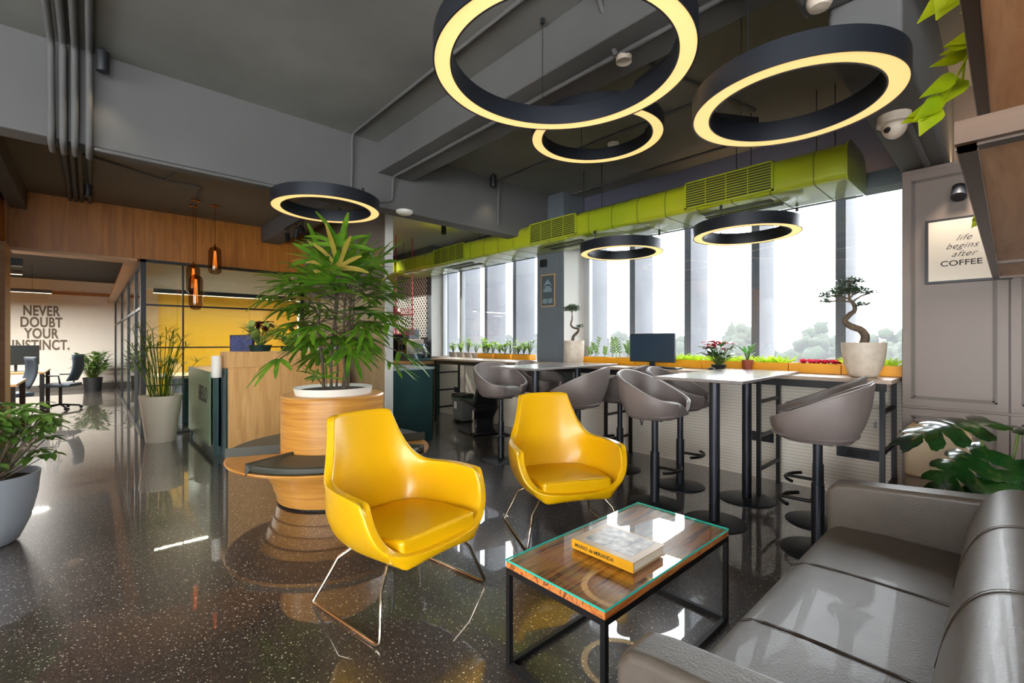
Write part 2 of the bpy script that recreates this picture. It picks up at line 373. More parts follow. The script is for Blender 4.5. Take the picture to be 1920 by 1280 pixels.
# ceiling: main slab, reception slab, office
ceil = struct(box(-4.4,-5.5,ZC,3.2,5.2,ZC+.15).build('ceiling', CEIL))
box(-8.12,-.9,3.1,-4.4,2.72,3.3).build('reception_ceiling', CEILW, ceil)
box(-9.2,2.72,3.1,-4.4,5.0,3.25).build('pantry_ceiling', PANT_CEIL, ceil)
box(-20,-5.5,2.95,-8.06,3.65,3.3).build('office_ceiling', CEILD, ceil)
box(-4.4,-5.5,2.62,-4.2,4.7,3.4).build('beam', BEAM, ceil, bevel=.01)
box(-4.2,2.07,2.95,3.2,2.45,ZC).build('beam', BEAM, ceil, bevel=.01)
box(-.56,2.45,2.56,-.30,4.98,ZC).build('beam', BEAM, ceil, bevel=.02)
box(-.65,1.2,2.78,1.6,2.45,2.95).build('beam', BEAM, ceil, bevel=.03)
box(-8,1.98,2.86,-4.4,2.25,3.1).build('beam', BEAM, ceil, bevel=.008)
box(-8,-.70,2.88,-4.4,-.56,3.1).build('beam', BEAM, ceil, bevel=.008)
# window wall
ww = struct(MB().box(-7.35,4.71,0,-.55,4.93,.985).build('wall_window', SPAN))
MB().box(-20,4.71,0,-7.35,5.1,3.4).build('wall_return', SLATE, ww)
MB().box(-7.352,4.705,.99,-7.345,5.06,2.66).build('window_reveal', WALLL, ww)
MB().box(-7.6,4.95,2.64,-.551,5.1,ZC+.2).build('upper_wall', PURPLE, ww)
MB().box(-7.6,4.72,2.56,-4.41,4.95,2.69).box(-3.93,4.72,2.56,-.55,4.95,2.69).build('blind_pelmet', SLATE, ww)
MB().box(-4.41,4.52,0,-3.93,5.02,3.25).build('pillar', SLATE, ww, bevel=.006)
MB().box(-4.37,4.512,1.06,-4.02,4.52,3.2).build('pillar_panel', SLATE, ww, bevel=.003)
MB().box(-3.932,4.53,.99,-3.925,5.0,2.6).build('pillar_lit_side', WALLL, ww)  # pale colour stands for window light on the slate pillar's side
MB().box(-.55,4.95,0,3.2,5.1,ZC).build('end_wall', CAB, ww)
MB().box(-9.2,2.9,0,-9.1,4.71,3.1).build('pantry_side_wall', WALLL, ww)
tag_t = MB().box(-9.1,4.695,1.0,-7.5,4.708,2.9).build('wall_tile', TILE, ww)
# windows
def window(n, x0, x1, muls):
    f = MB()
    y0, y1 = 4.94, 5.0; z0, z1 = .985, 2.66
    f.box(x0,y0,z0,x1,y1,z0+.05).box(x0,y0,z1-.08,x1,y1,z1).box(x0,y0,z0,x0+.05,y1,z1).box(x1-.05,y0,z0,x1,y1,z1)
    for m_ in muls: f.box(m_-.03,y0-.01,z0,m_+.03,y1,z1)
    o = struct(f.build('window_%d' % n, ALU, bevel=.004))
    xs = [x0]+list(muls)+[x1]
    for a, b in zip(xs[:-1], xs[1:]): MB().box(a+.03,4.965,z0+.05,b-.03,4.972,z1-.08).build('pane', PANE, o)
    return o
window(1, -7.35, -4.41, [-6.72])
window(2, -3.93, -.55, [-3.86])
# cladded partition between reception and pantry
pw = struct(box(-8.05,2.64,0,-5.13,2.72,3.1).build('wall_partition', CEILW))
cl = MB()
for i in range(5):
    for j, (a,b) in enumerate(((0,.62),(.62,1.25),(1.25,1.95))):
        cl.box(-8+.574*i+.002,2.622,a+.002,-8+.574*(i+1)-.002,2.64,b-.002)
cl.build('stone_cladding', CLAD, pw, bevel=.003)
MB().box(-5.128,2.622,0,-5.10,2.72,3.1).build('end_trim', WALLL, pw)
# reception wall line at X=-8 : fascia + glazed wall
rw = struct(MB().box(-8.07,-.86,2.42,-8.01,2.64,3.1).box(-8.01,-.74,2.42,-8.0,.424,3.1).box(-8.01,.429,2.42,-8.0,1.573,3.1).box(-8.01,1.578,2.42,-8.0,2.64,3.1).build('wall_reception', OAKD, bevel=.003))
MB().box(-8.30,-.70,2.385,-8.0,.47,2.42).build('lintel_trim', OAKL, rw)
MB().box(-8.07,-.74,0,-7.6,-.70,2.42).build('jamb_trim', OAKL, rw)
lw = struct(MB().box(-8.0,-.86,0,-5.2,-.74,3.1).box(-20,-5.5,0,-5.2,-5.4,3.25).box(-5.3,-5.5,0,-5.2,-.74,3.25).build('wall_left', OAK, bevel=.004))
# glazed screen along X=-8 (Y .51 .. 2.62)
g1 = struct(MB().box(-8.03,.50,0,-7.97,.56,2.42).box(-8.03,2.56,0,-7.97,2.62,2.42).box(-8.03,.5,2.38,-7.97,2.62,2.42)
    .box(-8.02,.56,1.79,-7.98,2.56,1.815).box(-8.02,.56,1.205,-7.98,2.56,1.225).box(-8.02,.56,0,-7.98,2.56,.03).box(-8.015,.56,.68,-7.985,1.0,.7).box(-8.015,.965,.03,-7.985,.985,2.38).build('window_3', BLACK))
MB().box(-8.003,.56,.03,-7.997,2.56,2.38).build('pane', PANEI, g1)
# glazed screen along the corridor (Y=.5, X -8 .. -17.3)
fr = MB()
for x in (-8.02,-9.3,-11.2,-13.6,-17.2): fr.box(x-.03,.51,0,x+.03,.56,2.40)
fr.box(-17.3,.51,2.36,-8,.56,2.42).box(-17.3,.515,1.75,-8,.545,1.79).box(-17.3,.515,0,-8,.555,.05)
g2 = struct(fr.build('window_4', BLACK)); MB().box(-17.25,.53,.05,-8.06,.536,2.36).build('pane', PANEI, g2)
MB().box(-17.3,.36,2.40,-8.2,.52,2.46).build('head_trim', OAKL, g2)
# far corridor wall and meeting-room wall
fw = struct(box(-17.5,-5.4,0,-17.3,3.6,2.95).build('wall_far', BRICK))
br = BRICK.node_tree; 
MB().box(-17.31,-5.4,2.56,-17.26,.5,2.64).build('top_trim', OAKD, fw)
struct(MB().box(-17.30,-5.4,0,-17.27,.5,.14).build('baseboard_far', mat('grey_skirting',(84,80,74),.5)))
mr = struct(MB().box(-11.1,.95,0,-11.0,3.6,2.25).build('wall_meeting_room', YELW))
stripes(YELW, 'Y', 1.25, .006, (150,118,30))
MB().box(-11.1,.6,2.28,-10.9,3.6,2.95).build('bulkhead', WALLL, mr)
MB().box(-11.1,.62,0,-10.95,.95,2.28).build('side_panel', BEIGE, mr)
MB().box(-8.6,3.5,0,-11.1,3.6,2.95).build('meeting_room_side_wall', YELW, mr)
MB().box(-17.3,3.5,0,-11.1,3.6,2.95).build('corridor_room_wall', WALLL, mr)
# walls behind the camera: unseen piers, openings shaped to set how much daylight comes in
rb = struct(MB().box(-5.2,-5.5,0,-1.6,-5.3,ZC).box(.55,-5.5,0,.75,-5.3,ZC).box(2.9,-5.5,0,3.2,-5.3,ZC).box(-5.2,-5.5,2.6,3.2,-5.3,ZC).box(-5.2,-5.5,0,3.2,-5.3,.5).build('wall_back', WALLL))
struct(MB().box(3.1,-5.5,0,3.2,-4.6,ZC).box(3.1,-2.6,0,3.2,-2.2,ZC).box(3.1,-.2,0,3.2,5.0,ZC).box(3.1,-4.6,0,3.2,-.2,.3).box(3.1,-4.6,2.4,3.2,-.2,ZC).build('wall_right', CAB))

# ================================================================ OUTSIDE
fy0, fy1 = 5.5, 5.97
k = 0
fins_root = None
for i in range(11):
    x = .46-.795*i-.0
    x = -1.10+.795*1-.795*i if False else (-.31-.795*i)
    f = MB().box(x-.085,fy0+.006,-3,x,fy1,4.2).build('facade_fin', CONC)
    MB().box(x-.085,fy0,-3,x,fy0+.006,4.2).build('fin_edge', CONCD, f)
    desc = ['behind the tall cupboard','by the right end of the window','behind the twisted bonsai','left of the twisted bonsai','behind the poinsettia','right of the sill monitor','left of the sill monitor','just right of the slate pillar','behind the slate pillar','behind the yellow planters by the pillar','behind the small grey pots','at the pantry end of the window'][i]
    tag(f, 'tall grey concrete facade fin outside the window, '+desc, 'facade fin', 'vertical concrete fins outside')
gr = struct(MB().box(-1500,7,-22,900,2500,-21).build('distant_ground', GROUND))
tr = random.Random(3)
def distant_tree(x, y, h, wd, i):
    mb = MB()
    for q in range(80):
        a = tr.uniform(0,2*pi); rr = tr.uniform(0,wd*1.0); zz = tr.uniform(-1,1)
        mb.ball((rr*cos(a), rr*sin(a)*.6, h*.66+zz*h*.26*(1-.5*rr/wd)), (wd*tr.uniform(.14,.26),wd*.2,wd*tr.uniform(.12,.20)), 7, 5)
    v = mb.v; v2 = []
    for p in v: v2.append((p[0]+tr.uniform(-.25,.25), p[1], p[2]+tr.uniform(-.25,.25)))
    mb.v = v2
    root = thing('tree', None, 'tree', (x,y,-21), 0, 'hazy trees on the skyline')
    mb.build('crown', TREE, root, smooth=True, angle=180)
    MB().cyl((0,0,0),(0,0,h*.6),.6,.4,8).build('trunk', TRUNK, root)
    return root
WORDS = {}
ti = 0
for row, (yy, zt, step) in enumerate(((67,24.8,9.6),(79,25.2,9.6),(92,26.2,9.6))):
    x = (-104,-118,-130)[row]
    while x < 2:
        root = distant_tree(x, yy+tr.uniform(-1,1), zt+tr.uniform(-1.6,1.8)+(1.6 if -22 < x < -2 and row == 0 else 0), tr.uniform(4.3,4.8), ti)
        root['label'] = ['pale hazy broadleaf tree on the skyline, front row beyond the window','hazy tree on the skyline filling a gap, middle row beyond the window','faint hazy tree on the skyline, rear row beyond the window'][row]
        root['group'] = ['front row of hazy trees','middle row of hazy trees','rear row of hazy trees'][row]
        x += step*tr.uniform(1.0,1.05); ti += 1
tw = thing('tower', 'faint hazy domed tower rising above the distant trees', 'building', (-44,110,-21))
MB().box(-1.6,-1.6,0,1.6,1.6,23.6).box(-1.1,-1.1,23.6,1.1,1.1,24.6).build('tower_body', TREE, tw)
MB().lathe([(1.0,24.6),(1.0,25.2),(.6,26.0),(.2,26.5),(.06,27.8)],12).build('dome', TREE, tw, smooth=True)
hz = MB().box(-170,30,-20.9,60,59,9).build('haze', None or bpy.data.materials.new('haze'))
hm = MATS['haze'] = bpy.data.materials['haze']; hm.use_nodes = True; nt = hm.node_tree; nt.nodes.remove(nt.nodes['Principled BSDF'])
va = nt.nodes.new('ShaderNodeVolumeAbsorption'); va.inputs['Color'].default_value = (0,0,0,1); va.inputs['Density'].default_value = .032
ve = nt.nodes.new('ShaderNodeEmission'); ve.inputs[0].default_value = (.93,.97,1,1); ve.inputs[1].default_value = .032*.45  # emission stands in for daylight scattered by the haze
ad = nt.nodes.new('ShaderNodeAddShader'); nt.links.new(va.outputs[0], ad.inputs[0]); nt.links.new(ve.outputs[0], ad.inputs[1]); nt.links.new(ad.outputs[0], nt.nodes['Material Output'].inputs['Volume'])
hz['kind'] = 'stuff'; tag(hz, 'pale morning haze hanging in front of the distant trees', 'haze')

# ================================================================ SILL COUNTER
sc = thing('window_counter', 'long narrow wood-topped counter under the windows on black ladder legs', 'counter', (0,0,0))
MB().box(-6.42,4.10,1.0,-.56,4.52,1.03).box(-6.42,4.52,1.0,-4.42,4.70,1.03).box(-3.92,4.52,1.0,-.56,4.70,1.03).build('counter_top', SILLW, sc, bevel=.003)
MB().box(-7.33,4.70,.99,-4.42,4.94,1.02).box(-3.92,4.70,.99,-.56,4.94,1.02).build('inner_sill', SILLW, sc)
MB().box(-6.40,4.16,.94,-.60,4.19,1.0).build('apron_rail', BLACK, sc)
for x in (-6.38,-3.0,-1.44,-.62):
    l = MB().box(x-.015,4.14,0,x+.015,4.17,1.0).box(x-.015,4.62,0,x+.015,4.65,1.0)
    for z in (.22,.5,.79): l.box(x-.012,4.17,z-.012,x+.012,4.62,z+.012)
    l.build('leg', BLACK, sc)

# ================================================================ SPIRAL DUCT
def duct():
    d = thing('air_duct', 'long lime-green flat oval air duct hung in front of the windows', 'air duct')
    cy, hw = 4.27, .30
    z0, z1 = 2.47, 2.76
    poly = []
    def rr(cx, cz, r, a0, a1, n=6, ry=None):
        return [(cx+r*cos(radians(a0+(a1-a0)*i/n)), cz+(ry or r)*sin(radians(a0+(a1-a0)*i/n))) for i in range(n+1)]
    poly = rr(cy-hw+.05,z0+.05,.05,270,180,4)+rr(cy-hw+.16,z1-.12,.16,180,90,7,.12)+rr(cy+hw-.14,z1-.12,.14,90,0,6,.12)+rr(cy+hw-.05,z0+.05,.05,0,-90,4)
    poly = [(p[0],p[1]) for p in poly][::-1]
    MB().prism(poly,-9.0,-.80,'X').build('duct_body', LIME, d, smooth=True, angle=50)
    # end cap
    cpoly = [(cy+(p[0]-cy)*1.05, 2.615+(p[1]-2.615)*1.09) for p in poly]
    MB().prism(cpoly,-.80,-.785,'X').build('end_cap', LIME, d, bevel=.004)
    sm = MB(); x = -8.8
    while x < -.85:
        sp = [(cy+(p[0]-cy)*1.006, 2.615+(p[1]-2.615)*1.012) for p in poly]
        sm.prism(sp, x, x+.008, 'X'); x += .30
    sm.build('seam', mat('duct_seam',(96,110,20),.5), d)
    for i, (a,b) in enumerate(((-6.1,-5.33),(-3.97,-3.27),(-1.98,-1.28),(-8.1,-7.4))):
        g = MB().box(a,3.955,2.50,b,3.975,2.715).build('grille', LIMED, d)
        s = MB().box(a-.015,3.948,2.49,b+.015,3.965,2.503).box(a-.015,3.948,2.712,b+.015,3.965,2.725).box(a-.015,3.948,2.49,a,3.965,2.725).box(b,3.948,2.49,b+.015,3.965,2.725)
        for j in range(9): s.box(a,3.950,2.520+j*.0215,b,3.960,2.527+j*.0215)
        for j in range(1,4): s.box(a+(b-a)*j/4-.003,3.951,2.5,a+(b-a)*j/4+.003,3.962,2.715)
        s.build('louvre', LIME, g)
        MB().box(a+.06,4.12,2.462,b-.06,4.20,2.471).box(a+.03,4.27,2.462,b-.03,4.35,2.471).build('slot_diffuser', LIMED, d)
    for x in (-7.4,-5.2,-3.3,-3.05,-1.62,-1.5,-1.02,-.9): MB().cyl((x,4.15,2.755),(x,4.15,ZC if x > -4.4 else 3.1),.004,n=6).build('hanging_rod', BLACKM, d)
duct()

# ================================================================ RING LIGHTS
def ring(cx, cy, z, r, label, ctop=ZC, wf=.085, h=.10, driver=None, fins=None):
    t = thing('ring_pendant', label, 'pendant light', (cx,cy,z), 0, 'black ring lights with warm lit rims')
    MB().band(r-wf, r, .004, h, 120).band(r-.007,r,-.004,.004,120).band(r-wf,r-wf+.007,-.004,.004,120).build('housing', NAVY, t, smooth=True, angle=30)
    MB().band(r-wf+.007, r-.007, -.001, .0038, 120).build('diffuser', GLOW, t)
    for k in range(3):
        a = 2*pi*k/3+.4
        c = MB().cyl(((r-.04)*cos(a),(r-.04)*sin(a),h),((r-.04)*cos(a),(r-.04)*sin(a),ctop-z-.02),.0022,n=6).cyl(((r-.04)*cos(a),(r-.04)*sin(a),ctop-z-.03),((r-.04)*cos(a),(r-.04)*sin(a),ctop-z),.012,n=10).cyl(((r-.04)*cos(a),(r-.04)*sin(a),h),((r-.04)*cos(a),(r-.04)*sin(a),h+.02),.006,n=8)
        c.build('suspension_cable', BLACKM, t)
    if driver is not None:
        m = MB().box(-.14,-.022,0,.14,.022,.05); m.xf(Matrix.Translation(((r-.04)*cos(driver),(r-.04)*sin(driver),h)) @ Matrix.Rotation(driver+pi/2,4,'Z')); m.build('driver_box', BLACKM, t)
    return t
ring(-1.46,1.668,2.60,.611,'very large black ring pendant with warm lit underside, nearest the camera', driver=1.25)
ring(-.714,2.474,2.42,.441,'large black ring pendant with warm lit underside, right of the largest ring', driver=2.6)
ring(-2.14,2.84,2.85,.493,'black ring pendant seen through and below the largest ring', driver=.9, h=.09)
ring(-4.155,1.565,2.48,.455,'black ring pendant hanging above the potted palm bench', ctop=2.62)
ring(-2.93,4.34,2.28,.449,'smaller black ring pendant over the left high table by the window', ctop=2.47)
ring(-1.64,4.40,2.27,.444,'black ring pendant close to the window over the right high tables', ctop=2.47)

# ================================================================ CONDUITS
def conduit(label, pts, r=.012, name='conduit', m=BEAM, n=8, fillet=.05):
    P = [Vector(p) for p in pts]; out = [P[0]]
    for i in range(1,len(P)-1):
        a = (P[i-1]-P[i]).normalized(); b = (P[i+1]-P[i]).normalized(); f = min(fillet,(P[i-1]-P[i]).length*.4,(P[i+1]-P[i]).length*.4)
        for k in range(6):
            t = k/5; out.append((P[i]+a*f)*(1-t)**2+P[i]*2*t*(1-t)+(P[i]+b*f)*t*t)
    out.append(P[-1])
    o = MB().tube(out, r, n).build(name, m, smooth=True, angle=60); tag(o, label, 'conduit', 'grey surface conduits'); return o
conduit('grey conduit along the main ceiling that bends down the deep beam above the palm', [(2.5,1.80,ZC-.014),(-4.16,1.80,ZC-.014),(-4.185,1.80,2.64)], .013)
conduit('grey conduit running under the cross beam and down beside the round smoke detector', [(2.5,2.22,2.937),(-4.17,2.22,2.937),(-4.182,2.22,2.70),(-4.182,2.05,2.66)], .014)
conduit('grey conduit past the ceiling smoke sensor that drops beside the black cylinder spotlight', [(3.0,3.62,ZC-.014),(-4.17,3.62,ZC-.014),(-4.185,3.62,2.70)], .013)
conduit('grey conduit along the ceiling nearest the windows', [(-.6,4.66,ZC-.014),(-4.17,4.66,ZC-.014),(-4.185,4.66,2.76)], .012)
conduit('thin grey conduit dropping down the beam face near the window wall', [(-4.19,4.69,ZC-.02),(-4.19,4.69,2.75)], .009)
conduit('grey conduit crossing the ceiling between the two large rings', [(-1.78,2.50,ZC-.014),(-1.45,4.1,ZC-.014)], .011)
for i, y in enumerate((-.185,-.13,-.075,-.005)):
    pl = ['leftmost','second from the left','third from the left','rightmost']
    conduit('thick grey conduit in the bundle of four at the upper left, '+pl[i], [(-.6,y-.0,ZC-.03),(-4.14,y,ZC-.03),(-4.165,y,2.60),(-4.42,y,2.585),(-4.45,y,3.07),(-7.95,y,3.07)], .019, n=10, fillet=.07)['group'] = 'bundle of four thick conduits'
cc = MB()
for y in (-.185,-.13,-.075,-.005): cc.cyl((-4.16,y,2.585),(-4.16,y,2.60),.032,n=12)
conduit('grey conduit along the bottom edge of the deep beam above reception', [(-4.19,.02,2.60),(-4.19,2.0,2.60)], .013)
conduit('thin conduit on the reception ceiling feeding the glass pendants', [(-6.0,-.05,3.088),(-6.35,.62,3.088),(-6.35,.95,3.088),(-7.45,1.0,3.088)], .010)
conduit('conduit on the reception ceiling bending towards the ring above the palm', [(-6.35,.62,3.088),(-5.55,.72,3.088),(-5.5,1.75,3.088)], .010)
conduit('fat grey conduit crossing the upper right beam beside the dome camera', [(-.40,3.3,2.548),(-.40,4.36,2.548)], .017, n=10)
conduit('short grey conduit bending down to the junction box inside the largest ring', [(-1.52,1.3,ZC-.014),(-1.52,2.0,ZC-.02),(-1.52,2.2,2.93)], .016)
o = MB().lathe([(.03,-.02),(.045,-.03),(.045,0),(.0,0)],14,(-1.50,2.25,2.93)).build('junction_box', CREAM, smooth=True); tag(o,'small clear wrapped junction box under the cross beam inside the largest ring','junction box')
o = MB().lathe([(.0,-.045),(.04,-.04),(.05,-.02),(.05,0),(.0,0)],14,(-.56,2.32,2.78)).build('sprinkler_cover', CREAM, smooth=True); tag(o,'clear plastic wrapped sprinkler under the ceiling corner at the top right','sprinkler')

def cyl_spot(loc, label, par=None):
    t = thing('cylinder_spotlight', label, 'spotlight', loc, 0, 'black cylinder ceiling spotlights')
    MB().lathe([(.0,0),(.034,0),(.036,.004),(.036,.13),(.0,.13)],24).build('body', BLACKM, t, smooth=True)
    MB().cyl((0,0,.13),(0,0,.155),.012,n=10).build('stem', BLACKM, t)
    return t
cyl_spot((-4.07,3.45,3.095),'black cylinder spotlight beside the conduit on the ceiling near the duct')
cyl_spot((-4.06,.06,3.08),'black cylinder spotlight hanging beside the bundle of four thick conduits')
cyl_spot((-5.9,4.0,2.945),'black cylinder spotlight under the pantry ceiling')
cyl_spot((-6.9,-.02,2.90),'black cylinder spotlight on the reception ceiling by the four thin pipes')
# smoke detectors
def detector(loc, r, label):
    o = MB().lathe([(.0,-.035),(r*.75,-.033),(r*.95,-.02),(r,-.012),(r,0),(0,0)],28,(0,0,0)).build('smoke_detector', WHITE, loc=loc, smooth=True, angle=50)
    return tag(o, label, 'smoke detector')
detector((-2.62,3.75,ZC-.02),.055,'small white smoke sensor on the ceiling inside the second ring')
detector((-4.15,2.34,2.62),.085,'round white disc detector under the beam next to the partition edge')
# dome camera
t = thing('security_camera','white dome security camera on the beam beside the right ring light','camera',(-.44,3.30,2.56))
MB().lathe([(.075,0),(.078,-.05),(.06,-.055),(0,-.055)],28).build('mount', CREAM, t, smooth=True)
MB().ball((0,0,-.06),(.058,.058,.07),20,12).build('dome', CREAM, t, smooth=True, angle=180)
MB().cyl((-.02,-.045,-.085),(-.026,-.058,-.095),.014,n=12).build('lens', BLACKM, t)

# ================================================================ RECEPTION PENDANTS
def gpend(x, y, zt, zb, label):
    t = thing('glass_pendant', label, 'pendant light', (x,y,zb), 0, 'smoked glass filament pendants')
    h = zt-zb
    MB().lathe([(.0,0),(.045,.006),(.07,.03),(.078,.07),(.078,h-.07),(.066,h-.03),(.03,h-.004),(.0,h)],28).build('shade', SMOKE, t, smooth=True, angle=60)
    MB().cyl((0,0,h-.05),(0,0,h+.03),.017,.01,14).build('lamp_holder', BRASS, t, smooth=True)
    f = MB()
    for k in range(4):
        a = pi/2*k; f.tube([(.008*cos(a),.008*sin(a),h-.06),(.022*cos(a),.022*sin(a),.09)],.0028,6)
    f.build('filament', FIL, t)
    MB().cyl((0,0,h+.03),(0,0,3.1-zb-.02),.003,n=6).build('cord', BRASS, t)
    MB().lathe([(.0,0),(.05,0),(.05,.012),(.012,.02),(0,.02)],20,(0,0,3.08-zb)).build('ceiling_rose', BRASS, t, smooth=True)
gpend(-7.30,1.00,2.32,1.92,'tall smoked glass capsule pendant, left one of three over reception')
gpend(-7.00,.985,2.15,1.70,'lowest of the three smoked glass capsule pendants')
gpend(-7.10,1.21,2.55,2.18,'highest smoked glass capsule pendant, on the right with crossed filaments')

# ================================================================ TRACK LIGHTS
t = thing('track_light','black track light with three adjustable heads above the palm','track light',(-6.4,1.99,2.845),0)
MB().box(-.42,-.015,-.005,.5,.015,.015).build('track', BLACKM, t)
for dx, tilt in ((-.3,-20),(.05,25),(.3,-35)):
    m = MB().cyl((0,0,-.03),(0,0,.09),.032,n=16); m.xf(Matrix.Translation((dx,-.0,-.15)) @ Matrix.Rotation(radians(tilt),4,'Y'))
    m.cyl((dx,0,-.11),(dx,0,0),.008,n=8); m.build('spot_head', BLACKM, t, smooth=True)

# ================================================================ LETTERING
wl = thing('wall_lettering','large grey capital lettering on the white brick wall at the end of the corridor','lettering',(-17.295,-.945,0))
mtxt = mat('lettering_grey',(112,100,84),.7)
for s_, z_, w_ in (('NEVER',1.985,1),('DOUBT',1.685,1),('YOUR',1.39,1),('INSTINCT.',1.085,1.0)):
    text('word', s_, .365, mtxt, (0,0,z_), (pi/2,0,pi/2), wl, bold=.010, ext=.006, sx=.60, spacing=1.06)

# ================================================================ HIGH TABLES
def high_table(x, y, rz, label):
    t = thing('high_table', label, 'table', (x,y,0), rz, 'square grey high tables')
    MB().box(-.30,-.336,1.0315,.30,.336,1.052).build('table_top', GREYTOP, t, bevel=.003)
    MB().cyl((0,0,.012),(0,0,1.02),.036,n=24).build('column', NAVY, t, smooth=True)
    MB().box(-.16,-.16,1.02,.16,.16,1.0315).build('top_plate', BLACK, t)
    MB().lathe([(.0,0),(.212,0),(.212,.006),(.2,.011),(.04,.018),(.0,.018)],48).build('base_plate', NAVY, t, smooth=True)
    return t
ht = high_table(-1.445,3.31,radians(2.5),'square grey-topped high table on a round base, nearer one of the right pair')
dup(ht,(-1.475,3.99,0),radians(2.5),'square grey-topped high table pushed against the window counter, farther one of the right pair')
dup(ht,(-3.25,3.31,0),radians(1),'square grey-topped high table behind the yellow chairs, nearer one of the left pair')
dup(ht,(-3.262,3.99,0),radians(1),'square grey-topped high table at the counter near the pillar, farther one of the left pair')

# ================================================================ BAR STOOLS
def bar_stool(label):
    t = thing('bar_stool', label, 'bar stool', (0,0,0), 0, 'taupe bucket bar stools')
    zs = .70
    a, b = .25, .285
    def P(u, v, th=0):
        ph = pi+(u*2-1)*radians(158)
        w = .5+.5*cos((u*2-1)*pi)
        hgt = .125+.235*w**.85
        rr = .72+.28*(1-(1-v)**2.4)
        e = 2.6
        c, s_ = cos(ph), sin(ph)
        q = (abs(c)**e+abs(s_)**e)**(-1/e)
        x = (a*rr-th)*q*c; y = (b*rr-th)*q*s_
        return (x-.03*v*w, y, zs+hgt*v**1.15)
    nu, nv = 56, 10
    m = MB()
    outer = [P(i/nu,j/nv) for j in range(nv+1) for i in range(nu+1)]
    inner = [P(i/nu,j/nv,.028) for j in range(nv+1) for i in range(nu+1)]
    o2 = len(outer); W_ = nu+1
    fs = [(j*W_+i,j*W_+i+1,(j+1)*W_+i+1,(j+1)*W_+i) for j in range(nv) for i in range(nu)]
    fs += [(o2+f[3],o2+f[2],o2+f[1],o2+f[0]) for f in fs[:nu*nv]]
    fs += [(nv*W_+i,nv*W_+i+1,o2+nv*W_+i+1,o2+nv*W_+i) for i in range(nu)]
    fs += [(j*W_,(j+1)*W_,o2+(j+1)*W_,o2+j*W_) for j in range(nv)]+[(j*W_+nu,o2+j*W_+nu,o2+(j+1)*W_+nu,(j+1)*W_+nu) for j in range(nv)]
    m.add(outer+inner, fs)
    m.lathe([(.0,zs-.012),(.13,zs-.012),(.155,zs+.001),(.15,zs+.02),(0,zs+.02)],32)
    m.grid(lambda uu,vv: (lambda ph,e: ((a*.715*vv)*((abs(cos(ph))**e+abs(sin(ph))**e)**(-1/e))*cos(ph),(b*.715*vv)*((abs(cos(ph))**e+abs(sin(ph))**e)**(-1/e))*sin(ph),zs-.002+.004*vv))(2*pi*uu,2.6),40,4)
    m.build('shell', TAUPE, t, smooth=True, angle=60)
    MB().tube([Vector(P(i/nu,1,.014))+Vector((0,0,.003)) for i in range(nu+1)],.006,6).build('piping', mat('piping_grey',(150,144,140),.4) if 'piping_grey' not in MATS else MATS['piping_grey'], t, smooth=True)
    def cush(u, v):
        ph = 2*pi*u; e = 2.8; q = (abs(cos(ph))**e+abs(sin(ph))**e)**(-1/e)
        r = v; z = zs+.085+.035*(1-r**4)-.055*(r**8)
        return ((.225*q*r*cos(ph))+.015, .235*q*r*sin(ph), z)
    MB().grid(cush,40,10).build('seat_cushion', TAUPE, t, smooth=True, angle=80)
    MB().cyl((0,0,.015),(0,0,.42),.035,n=20).cyl((0,0,.42),(0,0,zs-.01),.026,n=20).build('pedestal', NAVY, t, smooth=True)
    MB().box(-.09,-.09,zs-.022,.09,.09,zs-.010).build('mount_plate', BLACK, t)
    MB().lathe([(.0,0),(.205,0),(.205,.006),(.19,.012),(.04,.024),(.0,.024)],48).build('base_plate', NAVY, t, smooth=True)
    pts = [(.0,0,.30),(.19,0,.30)]
    f = MB().tube(pts,.011,8); f.tube(arc((.0,0),.20,radians(-48),radians(48),10,z=.30),.012,8)
    f.build('footrest', BLACK, t, smooth=True)
    MB().box(-.284,-.012,zs+.10,-.276,.012,zs+.14).build('pull_tab', BLACK, t)
    return t
st = bar_stool('taupe bucket bar stool with footrest, left of the right high table, nearer one')
st.location = (-1.93,3.33,0); st.rotation_euler = (0,0,radians(6))
dup(st,(-2.02,3.92,0),radians(10),'taupe bucket bar stool behind another one, left of the right tables at the counter')
dup(st,(-.81,3.32,0),radians(184),'taupe bucket bar stool nearest the sofa, its back to the sofa side')
dup(st,(-.94,3.86,0),radians(184),'taupe bucket bar stool at the right tables, half hidden behind the one nearest the sofa')
dup(st,(-3.80,3.33,0),radians(-8),'taupe bucket bar stool at the far left of the high tables, facing right')
dup(st,(-3.86,4.02,0),radians(0),'taupe bucket bar stool by the pillar, partly hidden behind the far left stool')
dup(st,(-2.74,3.36,0),radians(196),'taupe bucket bar stool with its back to the camera behind the second yellow chair')
dup(st,(-2.70,3.98,0),radians(190),'taupe bucket bar stool in front of the monitor on the counter')

